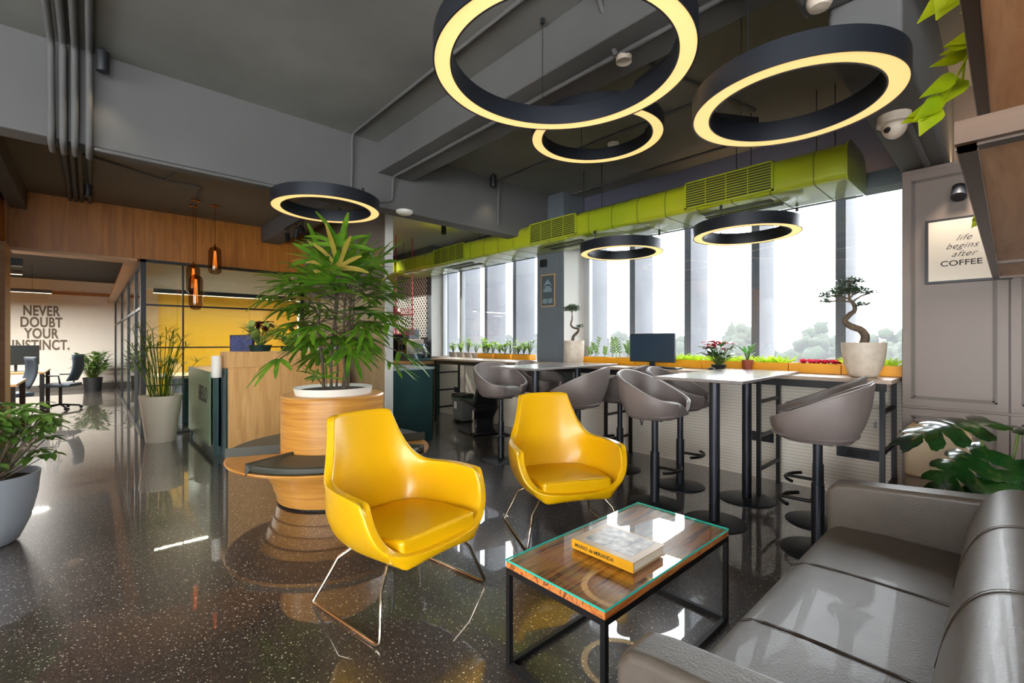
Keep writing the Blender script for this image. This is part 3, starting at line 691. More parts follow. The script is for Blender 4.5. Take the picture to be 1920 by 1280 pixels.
# ================================================================ LOUNGE CHAIRS
def lounge(label):
    t = thing('lounge_chair', label, 'armchair', (0,0,0), 0, 'yellow leather lounge chairs')
    half = {
     0: [(.225,.295,.300),(.245,.02,.280),(.20,-.21,.280),(.11,-.245,.280),(0,-.255,.280)],
     1: [(.315,.270,.395),(.328,.03,.380),(.29,-.235,.380),(.15,-.285,.380),(0,-.295,.380)],
     2: [(.358,.235,.50),(.366,.02,.50),(.31,-.25,.50),(.16,-.305,.50),(0,-.315,.50)],
     3: [(.358,.195,.605),(.362,-.01,.612),(.298,-.215,.600),(.175,-.318,.60),(0,-.335,.60)],
     4: [None,None,(.232,-.305,.72),(.14,-.355,.73),(0,-.362,.73)],
     5: [None,None,(.192,-.375,.90),(.12,-.395,.905),(0,-.40,.905)]}
    v = []; idx = {}; f = []
    for sgn in (1,-1):
        for r in range(6):
            for c in range(5):
                p = half[r][c]
                if p is None: continue
                if c == 4 and sgn == -1: idx[(sgn,r,c)] = idx[(1,r,c)]; continue
                idx[(sgn,r,c)] = len(v); v.append((p[1], p[0]*sgn, p[2]))
    for sgn in (1,-1):
        for r in range(5):
            for c in range(4):
                q = [idx.get((sgn,r,c)),idx.get((sgn,r,c+1)),idx.get((sgn,r+1,c+1)),idx.get((sgn,r+1,c))]
                if None in q: continue
                f.append(tuple(q) if sgn == 1 else tuple(reversed(q)))
    # pan under the seat
    for c in range(4):
        a, b = idx[(1,0,c)], idx[(1,0,c+1)]; a2, b2 = idx[(-1,0,c)], idx[(-1,0,c+1)]
        f.append((a,a2,b2,b) if b != b2 else (a,a2,b))
    # front lip
    l0 = len(v); v += [(.30,.19,.345),(.30,-.19,.345)]
    f.append((idx[(1,0,0)],l0,l0+1,idx[(-1,0,0)]))
    f.append((idx[(1,0,0)],idx[(1,1,0)],l0)); f.append((idx[(-1,0,0)],l0+1,idx[(-1,1,0)]))
    m = MB(); m.add(v,f)
    o = m.build('shell', YEL, t, smooth=True, angle=180)
    so = o.modifiers.new('solid','SOLIDIFY'); so.thickness = .042; so.offset = 0
    ss = o.modifiers.new('sub','SUBSURF'); ss.levels = 3; ss.render_levels = 3
    # crease: soften less near the rims
    so.thickness = .046; so.edge_crease_inner = .62; so.edge_crease_outer = .62; so.edge_crease_rim = 0
    at = o.data.attributes.new('crease_vert','FLOAT','POINT')
    for key, cr_ in (((1,5,2),.75),((-1,5,2),.75),((1,3,0),.55),((-1,3,0),.55),((1,0,0),.5),((-1,0,0),.5),((1,3,2),.4),((-1,3,2),.4)): at.data[idx[key]].value = cr_
    # seat cushion
    c = MB(); pts = [(.285,.235),(.285,-.235),(.0,-.285),(-.21,-.235),(-.25,-.12),(-.25,.12),(-.21,.235),(.0,.285)]
    c.prism([(p[0],p[1]) for p in pts][::-1], .325, .425); 
    c.v = [(p[0],p[1],p[2]+(-.0 if p[0] > 0 else -.03 if p[2] > .38 else 0)+(.0)) for p in c.v]
    c.build('seat_cushion', YEL, t, bevel=.022, seg=4)
    sm = MB()
    for sgn in (1,-1):
        pp = [Vector((half[r][0][1]+.012,half[r][0][0]*sgn,half[r][0][2])) for r in range(1,4)]
    for sgn, nm in ((1,1),(-1,1)):
        fr = MB().tube([(-.12,.19*sgn,.29),(-.16,.27*sgn,.24),(-.28,.335*sgn,.018),(-.265,.335*sgn,.008),(-.24,.335*sgn,.008),(.22,.335*sgn,.008),(.25,.335*sgn,.010),(.262,.332*sgn,.024),(.20,.28*sgn,.20),(.15,.20*sgn,.295)],.0085,10)
        fr.build('sled_leg', CHROME, t, smooth=True, angle=60)
    MB().tube([(-.12,-.19,.285),(-.12,.19,.285)],.0085,8).tube([(.15,-.2,.29),(.15,.2,.29)],.0085,8).build('cross_bar', CHROME, t, smooth=True)
    return t
lc = lounge('yellow leather winged lounge chair on a chrome sled base, left one, nearest the camera')
lc.location = (-2.12,1.19,0); lc.rotation_euler = (0,0,radians(9))
dup(lc,(-2.10,2.40,0),radians(-27),'yellow leather winged lounge chair on a chrome sled base, the farther one')

# ================================================================ COFFEE TABLE
ct = thing('coffee_table','rosewood coffee table with a glass top and black square frame','table',(-1.128,1.705,0))
MB().box(-.24,-.48,.397,.24,.48,.422).build('wood_top', SHEESH, ct, bevel=.002)
MB().box(-.24,-.48,.4225,.24,.48,.431).build('glass_top', TABLEG, ct)
MB().box(-.2408,-.4808,.423,.2408,-.4800,.4308).box(.2400,-.4808,.423,.2408,.4808,.4308).box(-.2408,.4800,.423,.2408,.4808,.4308).box(-.2408,-.48,.423,-.2400,.48,.4308).build('glass_edge', GEDGE, ct)
MB().box(-.24,-.48,.375,.24,-.46,.397).box(-.24,.46,.375,.24,.48,.397).box(-.24,-.46,.375,-.22,.46,.397).box(.22,-.46,.375,.24,.46,.397).build('top_frame', BLACK, ct)
MB().box(-.24,-.46,.0,-.22,.46,.02).box(.22,-.46,0,.24,.46,.02).box(-.22,-.48,0,.22,-.46,.02).box(-.22,.46,0,.22,.48,.02).build('bottom_frame', BLACK, ct)
for sx in (-1,1):
    for sy in (-1,1): MB().box(.22*sx,.46*sy,0,.24*sx,.48*sy,.376).build('leg', BLACK, ct)
bk = thing('book','thick hardback book with a yellow spine lying on the glass coffee table','book',(-1.103,1.615,.4315))
MB().box(-.145,-.112,.004,.142,.108,.036).build('pages', PAPER, bk)
MB().box(-.15,-.118,.0,.148,.112,.004).box(-.15,-.118,.036,.148,.112,.040).build('cover', BOOKC, bk)
MB().box(-.15,-.122,.0,.148,-.117,.040).build('spine', BOOKY, bk, bevel=.002)
MB().box(-.115,-.085,.040,.115,.095,.0406).build('cover_picture', BOOKI, bk)
text('spine_title','MARIO de MIRANDA',.021,INK,(-.132,-.1225,.013),(pi/2,0,0),bk,bold=.0004,ext=.0003,align='LEFT',shear=.15)

# ================================================================ SOFA
sf = thing('sofa','grey leather three-seat sofa with stitched panels at the lower right','sofa',(0,0,0))
ys = [.99,1.53,2.07,2.60]
for a, b in zip(ys[:-1], ys[1:]):
    m = MB(); n = 10
    prof = [(-.10,.14),(-.10,.43),(-.2,.436),(-.40,.438),(-.545,.430),(-.590,.405),(-.605,.36),(-.60,.16),(-.58,.14)]
    m.prism(prof[::-1], a+.001, b-.001, 'Y').build('seat_panel', GREYL, sf, bevel=.006, seg=3)
    bp = [(p.x,p.y) for p in chaikin([(-.13,.40,0),(-.125,.52,0),(-.10,.62,0),(-.06,.70,0),(-.01,.735,0),(.06,.74,0),(.12,.715,0),(.15,.66,0),(.155,.3,0)],2)]+[(.15,.14),(-.09,.14)]
    MB().prism(bp[::-1], a+.001, b-.001, 'Y').build('back_panel', GREYL, sf, bevel=.007, seg=3)
def arm(y0, y1):
    m = MB(); prof = [(-.60,.12),(-.60,.585),(-.575,.622),(-.52,.632),(-.3,.652),(-.05,.672),(.06,.68),(.12,.66),(.15,.60),(.155,.12)]
    m.prism(prof[::-1], y0, y1, 'Y').build('arm', GREYL, sf, bevel=.022, seg=5)
arm(2.605,2.73); arm(.86,.985)
for y in (1.53,2.07):
    MB().tube(chaikin([(-.13,y-.007,.4365),(-.40,y-.007,.4395),(-.54,y-.007,.4325),(-.588,y-.007,.41)]),.0009,5).tube(chaikin([(-.13,y+.009,.4365),(-.40,y+.009,.4395),(-.54,y+.009,.4325),(-.588,y+.009,.41)]),.0009,5).build('seam', STITCH, sf)
    MB().tube(chaikin([(-.127,y-.007,.50),(-.104,y-.007,.615),(-.064,y-.007,.70),(-.014,y-.007,.737),(.06,y-.007,.742),(.12,y-.007,.718)]),.0009,5).tube(chaikin([(-.127,y+.009,.50),(-.104,y+.009,.615),(-.064,y+.009,.70),(-.014,y+.009,.737),(.06,y+.009,.742),(.12,y+.009,.718)]),.0009,5).build('seam', STITCH, sf)
for x in (-.55,.09):
    for y in (.92,2.66): MB().cyl((x,y,0),(x,y,.12),.018,n=12).build('leg', STEEL, sf)

# ================================================================ ROUND PLANTER BENCH
pb = thing('planter_bench','round bentwood bench built around a tall wooden planter drum, with dark cushions','bench',(-3.92,1.535,0))
MB().lathe([(.0,0),(.40,0),(.40,.018),(.0,.018)],48).build('plinth', BLACKM, pb, smooth=True)
bowl = MB(); z = .018; r = .43
for i, (h, ra, rb_) in enumerate(((.085,.435,.45),(.080,.46,.475),(.075,.49,.515),(.060,.54,.57),(.032,.61,.66))):
    bowl.lathe([(.0,z),(ra,z),(rb_,z+h-.004),(rb_-.01,z+h),(.0,z+h)],64); z += h
bowl.build('bowl', BENTW, pb, smooth=True, angle=30)
MB().lathe([(.35,.35),(.74,.352),(.793,.358),(.80,.370),(.795,.378),(.35,.378)],72).build('seat_ring', BENTW, pb, smooth=True, angle=30)
def cushion(a0, a1):
    MB().band(.425,.788,.379,.432,24,a0=radians(a0),a1=radians(a1)).build('cushion', DARKL, pb, bevel=.018, seg=4)
# camera direction seen from the bench is about -20 deg ; cushions at gaps
cushion(-67,38); cushion(77,136); cushion(150,248)
MB().lathe([(.36,.352),(.41,.352),(.41,.845),(.40,.858),(.30,.858),(.30,.80),(.0,.80)],72).build('planter_drum', BENTW, pb, smooth=True, angle=30)
# palm
pp = thing('potted_palm','tall lady palm with fan leaves in a shallow white round planter on the bench','plant',(-3.92,1.535,.80))
MB().lathe([(.0,.0),(.285,.0),(.300,.055),(.318,.115),(.305,.115),(.285,.09),(.0,.09)],64).build('planter', WHITEP, pp, smooth=True, angle=40)
MB().lathe([(.0,.091),(.28,.091),(.0,.097)],32).build('soil', SOIL, pp)
pr = random.Random(21)
canes = []
for i, (x, y, hx, hy, h, r) in enumerate(((-.10,-.06,-.02,-.02,.80,.014),(-.03,-.01,.0,.03,.86,.014),(.05,.06,.03,.06,.80,.016),(.08,.05,.0,.02,.90,.013),(.07,.10,.03,.02,.80,.011),(.12,.09,.02,-.04,.70,.008),(-.05,.03,.03,.02,.76,.010))):
    pts = [(x+hx*t+.012*sin(6*t+i), y+hy*t+.012*cos(5*t+i*2), .09+h*t) for t in [k/8 for k in range(9)]]
    MB().tube(pts, [r*(1-.25*k/8) for k in range(9)], 8).build('cane', CANE, pp, smooth=True, angle=60); canes.append(pts)
def fan(mb, stems, base, az, el, plen, n, L, w, R):
    d = Vector((cos(az)*cos(el), sin(az)*cos(el), sin(el)))
    p1 = Vector(base)+d*plen+Vector((0,0,-.25*plen*plen))
    stems.tube([base, Vector(base)+d*plen*.5+Vector((0,0,.01)), p1], .0032, 5)
    dd = (p1-Vector(base)-d*plen*.5).normalized()
    side = dd.cross(Vector((0,0,1))).normalized() if abs(dd.z) < .98 else Vector((1,0,0))
    up = side.cross(dd)
    for k in range(n):
        a = radians(-82+164*k/(n-1))*R.uniform(.95,1.05)
        ld = (dd*cos(a)+side*sin(a)+up*R.uniform(-.02,.10)).normalized()
        mb.leaf(p1, ld, up, L*(1-.22*abs(sin(a)))*R.uniform(.9,1.08), w*R.uniform(.85,1.15), droop=R.uniform(.35,.75), n=6, fold=.25,
            shape=lambda t: (min(1,t*5+.15)*(1 if t < .7 else max(.25,1-(t-.7)*2.2))))
fl = MB(); sm = MB(); yl = MB()
for i, pts in enumerate(canes):
    top = Vector(pts[-1]); nf = 11 if i < 5 else 7
    for k in range(nf):
        az = 2.4*k+i*1.1+pr.uniform(-.3,.3); q = k/nf
        base = top-Vector((0,0,.36*q*1.1)); el = radians(62-88*q+pr.uniform(-12,12))
        tgt = yl if pr.random() < .05 else fl
        fan(tgt, sm, base, az, el, pr.uniform(.24,.44), pr.choice((6,7,8)), pr.uniform(.27,.36), .038, pr)
# extra side fans: long reach left, and right
for az, el, zz, pl_ in ((-2.7,.25,.90,.46),(-2.4,.35,.85,.48),(-2.25,.1,.9,.5),(.75,.2,.85,.48),(-2.5,.05,.82,.44),(-2.2,-.1,.72,.30),(-2.6,-.35,.60,.26),(.6,.15,.86,.36),(.5,-.1,.72,.34),(.35,-.25,.62,.34),(.9,.0,.76,.36),(-2.9,-.4,.5,.24),(-2.35,.4,.98,.30),(.75,.5,.98,.28),(-.6,.2,.9,.2),(-1.2,.1,.8,.18),(-.5,.1,.7,.18),(-2.8,.0,.88,.40),(.55,.3,.95,.34)):
    fan(fl, sm, (0,0,zz), az, el, pl_, 7, .27, .034, pr)
for az in (-2.6,-1.9,-.4): fan(fl, sm, (-.1 if az < -1 else .0,-.06,.12), az, .9, .10, 5, .20, .020, pr)
fl.build('fronds', LPALM, pp, smooth=True, angle=80); yl.build('yellowing_fronds', LPALMY, pp, smooth=True, angle=80); sm.build('leaf_stalks', CANE, pp)

# ================================================================ RECEPTION DESK
dk = thing('reception_desk','oak reception desk with a raised front counter and green glass side panel','desk',(0,0,0))
MB().box(-6.13,1.12,0.0,-5.85,2.46,1.01).build('front_panel', DESKW, dk, bevel=.003)
MB().box(-6.16,1.10,1.01,-5.81,2.49,1.185).build('counter_top', DESKW, dk, bevel=.003)
MB().box(-7.70,1.02,.90,-6.13,2.4,.955).build('work_surface', DESKW, dk)
MB().box(-7.70,1.00,.10,-6.20,1.02,.955).build('glass_panel', GREENG, dk, bevel=.002)
MB().box(-7.66,1.04,0,-6.14,1.10,.10).box(-6.19,1.03,.10,-6.13,1.08,.90).box(-6.13,1.10,.0,-5.86,1.118,1.0).build('side_frame', TEAL, dk)
MB().box(-7.74,1.02,0,-7.70,2.4,.93).build('end_panel', TEAL, dk)
text('greeting','HELLO',.26,mat('greeting_grey',(22,30,22),.5),(-6.60,.9985,.585),(pi/2,0,0),dk,bold=.004,ext=.0012,sx=.72)
ds = MB().lathe([(.0,0),(.048,0),(.052,.01),(.052,.235),(.045,.245),(0,.245)],32,(-6.03,1.045,.895)).build('soap_dispenser', WHITE, smooth=True, angle=50); tag(ds,'white cylindrical hand dispenser fixed to the side of the reception desk','dispenser')
mo = thing('reception_monitor','monitor with a blue picture behind the reception counter','monitor',(-6.75,1.45,.955),radians(15))
MB().box(-.28,-.015,.10,.28,.01,.43).build('screen_bezel', BLACKM, mo); MB().box(-.27,-.018,.11,.27,-.015,.42).build('screen', SCREENB, mo); MB().box(-.1,-.06,0,.1,.08,.012).cyl((0,0,.012),(0,0,.12),.015).build('stand', BLACKM, mo)

def leafy(mb, stems, n, rad, h, L, w, R, droop=.5, z0=0, spread=1.0, elmin=.0, seg=4, shape=None, lean=.5):
    for i in range(n):
        az = R.uniform(0,2*pi); q = R.random(); rr = rad*sqrt(R.random())
        zz = z0+h*(.35+.65*q)
        p = Vector((rr*cos(az)*spread, rr*sin(az)*spread, zz))
        if stems is not None: stems.tube([(p.x*.15,p.y*.15,z0),(p.x*.6,p.y*.6,z0+(zz-z0)*.6),p], .003 if L < .12 else .004, 4)
        el = R.uniform(elmin,1.0); a2 = az+R.uniform(-1,1)
        mb.leaf(p, (cos(a2)*cos(el),sin(a2)*cos(el),sin(el)), (0,0,1), L*R.uniform(.7,1.2), w*R.uniform(.8,1.2), droop, seg, .2, shape)
oval = lambda t: max(.04, sin(pi*min(1,t*.95+.04))**.8)
def pot_plant(name, label, cat, loc, potprof, potmat, leafmat_, seed, n, rad, h, L, w, z0, soil_r, group=None, extra=None, droop=.5, elmin=0):
    R = random.Random(seed); t = thing(name, label, cat, loc, 0, group)
    MB().lathe(potprof, 36).build('pot', potmat, t, smooth=True, angle=45)
    MB().lathe([(.0,z0),(soil_r,z0-.002)],24).build('soil', SOIL, t)
    lf = MB(); s_ = MB(); leafy(lf, s_, n, rad, h, L, w, R, droop, z0, shape=oval, elmin=elmin)
    lf.build('foliage', leafmat_, t, smooth=True, angle=80); s_.build('stems', mat('stem_green',(80,100,40),.6) if 'stem_green' not in MATS else MATS['stem_green'], t)
    if extra: extra(t, R)
    return t
def redtop(t, R):
    lf = MB()
    for k in range(26):
        a = R.uniform(0,2*pi); lf.leaf((.03*cos(a),.03*sin(a)+.05,.30+R.uniform(-.04,.05)), (cos(a),sin(a),R.uniform(-.1,.8)), (0,0,1), .10, .07, .8, 4, .3, oval)
    lf.build('dark_red_bracts', LDRED, t, smooth=True, angle=80)
bowlp = lambda r, h: [(.0,0),(r*.82,0),(r*.9,h*.5),(r,h),(r*.93,h),(r*.88,h*.8),(.0,h*.8)]
pot_plant('potted_plant','variegated plant with a dark red top in a dark green bowl on the reception counter','plant',(-5.98,1.47,1.185),bowlp(.13,.075),DARKG,LVAR,4,60,.13,.22,.14,.06,.06,.115,extra=redtop)
pot_plant('potted_plant','low lime-green plant in a pale bowl on the reception counter behind the palm','plant',(-5.98,2.08,1.185),bowlp(.13,.05),WHITE,LLIME,5,90,.13,.11,.09,.05,.04,.115)
pot_plant('potted_plant','dark leafy plant in a low black bowl in the middle of the reception counter','plant',(-5.98,1.80,1.185),bowlp(.11,.06),PLG,LBUSH,6,50,.11,.15,.12,.04,.048,.095)

# small blue-grey cup on the counter
o = MB().lathe([(.0,0),(.03,0),(.036,.07),(.032,.07),(.028,.01),(0,.01)],20,(-5.96,2.37,1.185)).build('cup', GREYP, smooth=True); tag(o,'small blue-grey pot at the right end of the reception counter','cup')

# ================================================================ TALL WHITE POT WITH SEDGE
t = thing('umbrella_sedge','umbrella sedge in a tall tapered white planter in front of the yellow glass wall','plant',(-7.52,.68,0))
MB().lathe([(.0,0),(.155,0),(.16,.01),(.232,.60),(.222,.60),(.205,.56),(.0,.56)],48).build('planter', mat('ivory_pot',(232,222,200),.45), t, smooth=True, angle=40)
MB().lathe([(.0,.565),(.2,.562)],24).build('soil', SOIL, t)
R = random.Random(9); lf = MB(); ss = MB()
for i in range(46):
    a = R.uniform(0,2*pi); r0 = .12*sqrt(R.random()); h = R.uniform(.35,.92); ln = R.uniform(.02,.32)
    p0 = Vector((r0*cos(a),r0*sin(a),.56)); p2 = p0+Vector((ln*cos(a),ln*sin(a),h)); pm = (p0+p2)/2+Vector((-.02*cos(a),-.02*sin(a),.05))
    ss.tube([p0,pm,p2],.0045,5)
    for k in range(R.choice((8,10,12))):
        b = 2*pi*k/10+R.uniform(-.2,.2); lf.leaf(p2,(cos(b),sin(b),R.uniform(.2,1.1)),(0,0,1),R.uniform(.14,.24),.010,.5,4,.1)
lf.build('leaves', LGRASS, t, smooth=True); ss.build('stems', LGRASS, t)

# ================================================================ LEFT FOREGROUND POT
t = thing('potted_schefflera','bushy green schefflera in a large grey tapered pot at the left edge','plant',(-4.42,-.50,0))
MB().lathe([(.0,0),(.13,0),(.16,.02),(.21,.14),(.245,.30),(.258,.445),(.245,.445),(.232,.40),(.0,.40)],48).build('planter', GREYP, t, smooth=True, angle=40)
MB().lathe([(.0,.405),(.23,.402)],24).build('soil', SOIL, t)
R = random.Random(12); lf = MB(); ss = MB()
for i in range(86):
    a = R.uniform(0,2*pi); r0 = .34*sqrt(R.random()); z = .52+R.random()*.52*(1-.4*r0/.34)
    p = Vector((r0*cos(a), r0*sin(a), z))
    ss.tube([(p.x*.2,p.y*.2,.40),(p.x*.7,p.y*.7,.40+(z-.4)*.6),p],.004,4)
    nl = R.choice((6,7,8)); 
    for k in range(nl):
        b = 2*pi*k/nl+R.random(); lf.leaf(p,(cos(b),sin(b),R.uniform(-.1,.35)),(0,0,1),R.uniform(.09,.13),.042,.7,4,.25,oval)
lf.build('foliage', LBUSH, t, smooth=True, angle=80); ss.build('stems', TRUNK, t)
# corridor plant
pot_plant('potted_plant','small leafy plant in a dark pot at the far end of the corridor','plant',(-16.3,.05,0),[(.0,0),(.17,0),(.20,.36),(.18,.36),(.17,.3),(0,.3)],BLACKM,LBUSH,13,170,.34,.70,.17,.09,.30,.17)

# ================================================================ PANTRY
pi_ = thing('pantry_island','dark teal pantry counter with a light stone top beside the partition','counter',(0,0,0))
MB().box(-6.0,2.74,0,-5.2,3.35,.935).build('body', TEAL, pi_, bevel=.003); MB().box(-6.02,2.73,.935,-5.185,3.37,.965).build('worktop', mat('pantry_stone',(150,160,160),.15), pi_)
bc = thing('pantry_back_counter','back pantry counter with an oak edge against the dotted tile wall','counter',(0,0,0))
MB().box(-9.0,4.12,0,-7.05,4.69,.90).build('body', TEAL, bc); MB().box(-9.0,4.10,.90,-7.03,4.69,.955).build('oak_edge', DESKW, bc); MB().box(-9.0,4.09,.955,-6.98,4.69,.985).build('worktop', TEAL, bc); MB().box(-7.04,4.09,0,-6.98,4.15,.955).build('corner_post', TEAL, bc)
cm = thing('coffee_machine','steel and black coffee machine on the back pantry counter','coffee machine',(-7.62,4.42,.985),0)
MB().box(-.19,-.2,0,.19,.2,.07).build('drip_base', BLACKM, cm, bevel=.006); MB().box(-.17,-.17,.07,.17,.19,.36).build('body', STEEL, cm, bevel=.01); MB().box(-.10,-.10,.36,.12,.12,.54).build('bean_hopper', GREYP, cm, bevel=.01)
MB().cyl((-.05,-.19,.16),(-.05,-.19,.26),.025).cyl((.05,-.19,.16),(.05,-.19,.26),.025).build('spout', BLACKM, cm); MB().box(-.15,-.178,.29,.15,-.172,.34).build('control_panel', BLACKM, cm)
gr_ = thing('coffee_grinder','tall black coffee machine to the left of the steel one','coffee machine',(-8.15,4.42,.985))
MB().box(-.16,-.18,0,.16,.18,.48).build('body', BLACKM, gr_, bevel=.01); MB().tube([(.1,-.19,.1),(.12,-.2,.3),(.05,-.19,.36)],.006).build('steam_pipe', CHROME, gr_); MB().box(-.02,-.186,.08,.06,-.181,.2).build('label_panel', BLACK, gr_)
jr = thing('glass_jar','round glass jar with a blue-grey lid at the end of the back pantry counter','jar',(-7.16,4.36,.985))
MB().lathe([(.0,.004),(.08,.004),(.11,.05),(.12,.12),(.105,.19),(.07,.225),(.065,.25)],28).build('glass_body', JARG, jr, smooth=True); MB().lathe([(.0,.25),(.075,.25),(.075,.275),(.0,.28)],24).build('lid', mat('jar_lid',(90,120,140),.4), jr, smooth=True)
rs = thing('hanging_rack','red metal two-tier rack hanging on rods above the pantry counter','rack',(-7.35,3.98,0))
for x, y in ((-.58,-.16),(.28,-.16),(-.58,.16),(.28,.16)): MB().cyl((x,y,1.42),(x,y,3.1),.010,n=8).build('rod', RED, rs)
for z in (1.42,1.76):
    b_ = MB().box(-.6,-.18,z,.3,.18,z+.012)
    for k in range(26): b_.cyl((-.6+.9*k/25,-.18,z),(-.6+.9*k/25,-.18,z+.10),.004,n=4)
    for k in range(11): b_.cyl((.3,-.18+.36*k/10,z),(.3,-.18+.36*k/10,z+.10),.004,n=4)
    b_.box(-.6,-.184,z+.095,.3,-.176,z+.103).box(.296,-.18,z+.095,.304,.18,z+.103).build('basket', RED, rs)
cr = random.Random(5)
for i, (x, z) in enumerate(((-7.75,1.434),(-7.62,1.434),(-7.50,1.434),(-7.38,1.434),(-7.26,1.434),(-7.15,1.434))):
    o = MB().lathe([(.0,0),(.026,0),(.036,.075),(.032,.075),(.024,.008),(0,.008)],16).build('cup', WHITE, loc=(x,3.94,z), smooth=True); tag(o,'white cup in the lower red rack, '+['leftmost of six','second from the left','third from the left','fourth from the left','fifth from the left','rightmost of six'][i],'cup','white cups in the red rack')
o = MB().lathe([(.0,0),(.10,0),(.14,.05),(.13,.12),(.05,.16),(0,.16)],24).build('mixing_bowl', STEEL, loc=(-7.45,3.98,1.775), smooth=True); tag(o,'steel bowl on the upper tier of the red hanging rack','bowl')
bn = thing('waste_bin','dark grey pedal bin with a green rim against the wall under the counter','bin',(-6.02,4.45,0))
m = MB().box(-.15,-.11,.03,.15,.11,.40); m.v = [(p[0]*(1 if p[2] > .2 else .84), p[1]*(1 if p[2] > .2 else .86), p[2]) for p in m.v]; m.build('body', mat('bin_grey',(110,114,116),.5), bn, bevel=.015)
MB().box(-.158,-.118,.385,.158,.118,.40).build('green_rim', mat('bin_green',(30,110,70),.5), bn); MB().box(-.16,-.12,.40,.16,.12,.46).build('lid', PLG, bn, bevel=.02); MB().box(-.04,-.16,.01,.04,-.09,.035).build('pedal', PLG, bn); MB().box(-.13,-.1,0,.13,.1,.03).build('foot', PLG, bn); MB().box(-.09,-.109,.22,-.02,-.104,.33).build('sticker', WHITE, bn)

# black Z chair
zc = thing('cantilever_chair','low black Z-shaped plastic chair by the wall behind the bar stools','chair',(-5.05,4.05,0),radians(-12))
def zf(u, v):
    pts = [(-.30,.47),(-.22,.485),(-.02,.465),(.12,.43),(.16,.36),(.10,.24),(.10,.12),(.16,.04),(.05,.018)]
    k = u*(len(pts)-1); i = min(int(k),len(pts)-2); t_ = k-i
    x = pts[i][0]*(1-t_)+pts[i+1][0]*t_; z_ = pts[i][1]*(1-t_)+pts[i+1][1]*t_
    w = .20 if u < .45 else .20-.06*sin((u-.45)/.55*pi)
    return (x,(v*2-1)*w,z_-.02*(1-(v*2-1)**2)*(1 if u < .4 else 0))
m = MB().grid(zf,40,8).build('seat_shell', BLACK, zc, smooth=True, angle=180); so = m.modifiers.new('s','SOLIDIFY'); so.thickness = .022
m = MB().grid(lambda u,v: (.12+.10*u,(v*2-1)*(.19-.03*u),.43+.34*u),10,8).build('backrest', BLACK, zc, smooth=True, angle=180); so = m.modifiers.new('s','SOLIDIFY'); so.thickness = .02
MB().box(-.34,-.20,0,.17,-.17,.02).box(-.34,.17,0,.17,.20,.02).box(.12,-.20,0,.17,.20,.03).build('base', BLACK, zc, bevel=.004)

# ================================================================ SILL ITEMS
def sill_monitor():
    t = thing('monitor','wide flat monitor standing on the window counter','monitor',(-2.55,4.34,1.03),radians(2))
    MB().box(-.255,-.012,.055,.255,.018,.355).build('screen_housing', PLG, t, bevel=.004); MB().box(-.25,-.0135,.065,.25,-.012,.345).build('screen', SCREEN, t); MB().box(-.10,-.06,0,.10,.08,.01).box(-.03,.0,.01,.03,.02,.10).build('stand', PLG, t)
    k_ = MB().box(-.2,-.06,0,.2,.06,.016).build('keyboard', PLG, loc=(-2.36,4.18,1.03), bevel=.004); tag(k_,'slim dark keyboard in front of the monitor on the counter','keyboard')
    ms = MB().ball((0,0,.014),(.03,.045,.018),14,8).build('computer_mouse', PLG, loc=(-1.86,4.20,1.032), smooth=True, angle=180); tag(ms,'small black mouse on the counter right of the keyboard','mouse')
sill_monitor()
xs0 = -3.63
for i in range(8):
    x0 = xs0+.385*i
    b_ = MB().box(x0+.004,4.50,1.032,x0+.381,4.505,1.112).box(x0+.004,4.675,1.032,x0+.381,4.68,1.112).box(x0+.004,4.505,1.032,x0+.009,4.675,1.112).box(x0+.376,4.505,1.032,x0+.381,4.675,1.112).box(x0+.009,4.505,1.032,x0+.376,4.675,1.040)
    where = ['beside the white bonsai pot by the pillar','left of the monitor','behind the monitor','right of the monitor','left of the poinsettia','under the poinsettia','behind the right end of the high tables','at the right end of the counter'][i]
    t = thing('planter_box','rectangular mustard planter box on the counter, '+where,'planter',(0,0,0),0,'mustard planter boxes along the right window')
    b_.build('box', YELP, t); MB().box(x0+.010,4.506,1.04,x0+.375,4.674,1.098).build('soil', SOIL, t)
    R = random.Random(40+i); lf = MB()
    if i in (0,1):
        for q in range(5):
            bx = x0+.05+.28*R.random(); by = 4.59+R.uniform(-.05,.05); tip = Vector((bx+R.uniform(-.08,.08),by,1.10+R.uniform(.12,.26)))
            for k in range(12):
                t_ = .25+.75*k/12; p = Vector((bx,by,1.10))*(1-t_)+tip*t_; a = (k%2)*pi+R.uniform(-.4,.4); lf.leaf(p,(cos(a),sin(a)*.5,.7),(0,-1,.3),.045,.017,.1,3,.2,oval)
            lf.tube([(bx,by,1.09),tip],.004,4)
        lf.build('plants', leafmat('zz_leaf',(60,100,40),(120,150,70),.3) if 'zz_leaf' not in MATS else MATS['zz_leaf'], t, smooth=True)
    elif i in (2,3,4,5,7) or i == 6:
        n_ = 150 if i not in (6,) else 50
        for q in range(n_):
            bx = x0+.03+.32*R.random(); by = 4.59+R.uniform(-.07,.07); a = R.uniform(0,2*pi); lf.leaf((bx,by,1.09),(cos(a)*.6,sin(a)*.6,R.uniform(.6,1.5)),(0,-1,.2),R.uniform(.06,.13) if i != 6 else .035,.010 if i != 6 else .02,.9,4,.2)
        lf.build('plants', LLIME, t, smooth=True)
def rosette(x, label, s=1.0, col=None):
    lf = MB(); R = random.Random(int(x*-100))
    for q in range(14):
        cx = R.uniform(-.08,.08)*s; cy_ = R.uniform(-.05,.05)
        for k in range(11):
            a = 2*pi*k/11; lf.leaf((cx,cy_,.012),(cos(a),sin(a),R.uniform(.4,1.4)),(0,0,1),.046,.018,-.3,2,.2)
    o = lf.build('red_succulent', LRED, loc=(x,4.59,1.098), smooth=True); tag(o,label,'succulent','red succulents in the mustard boxes')
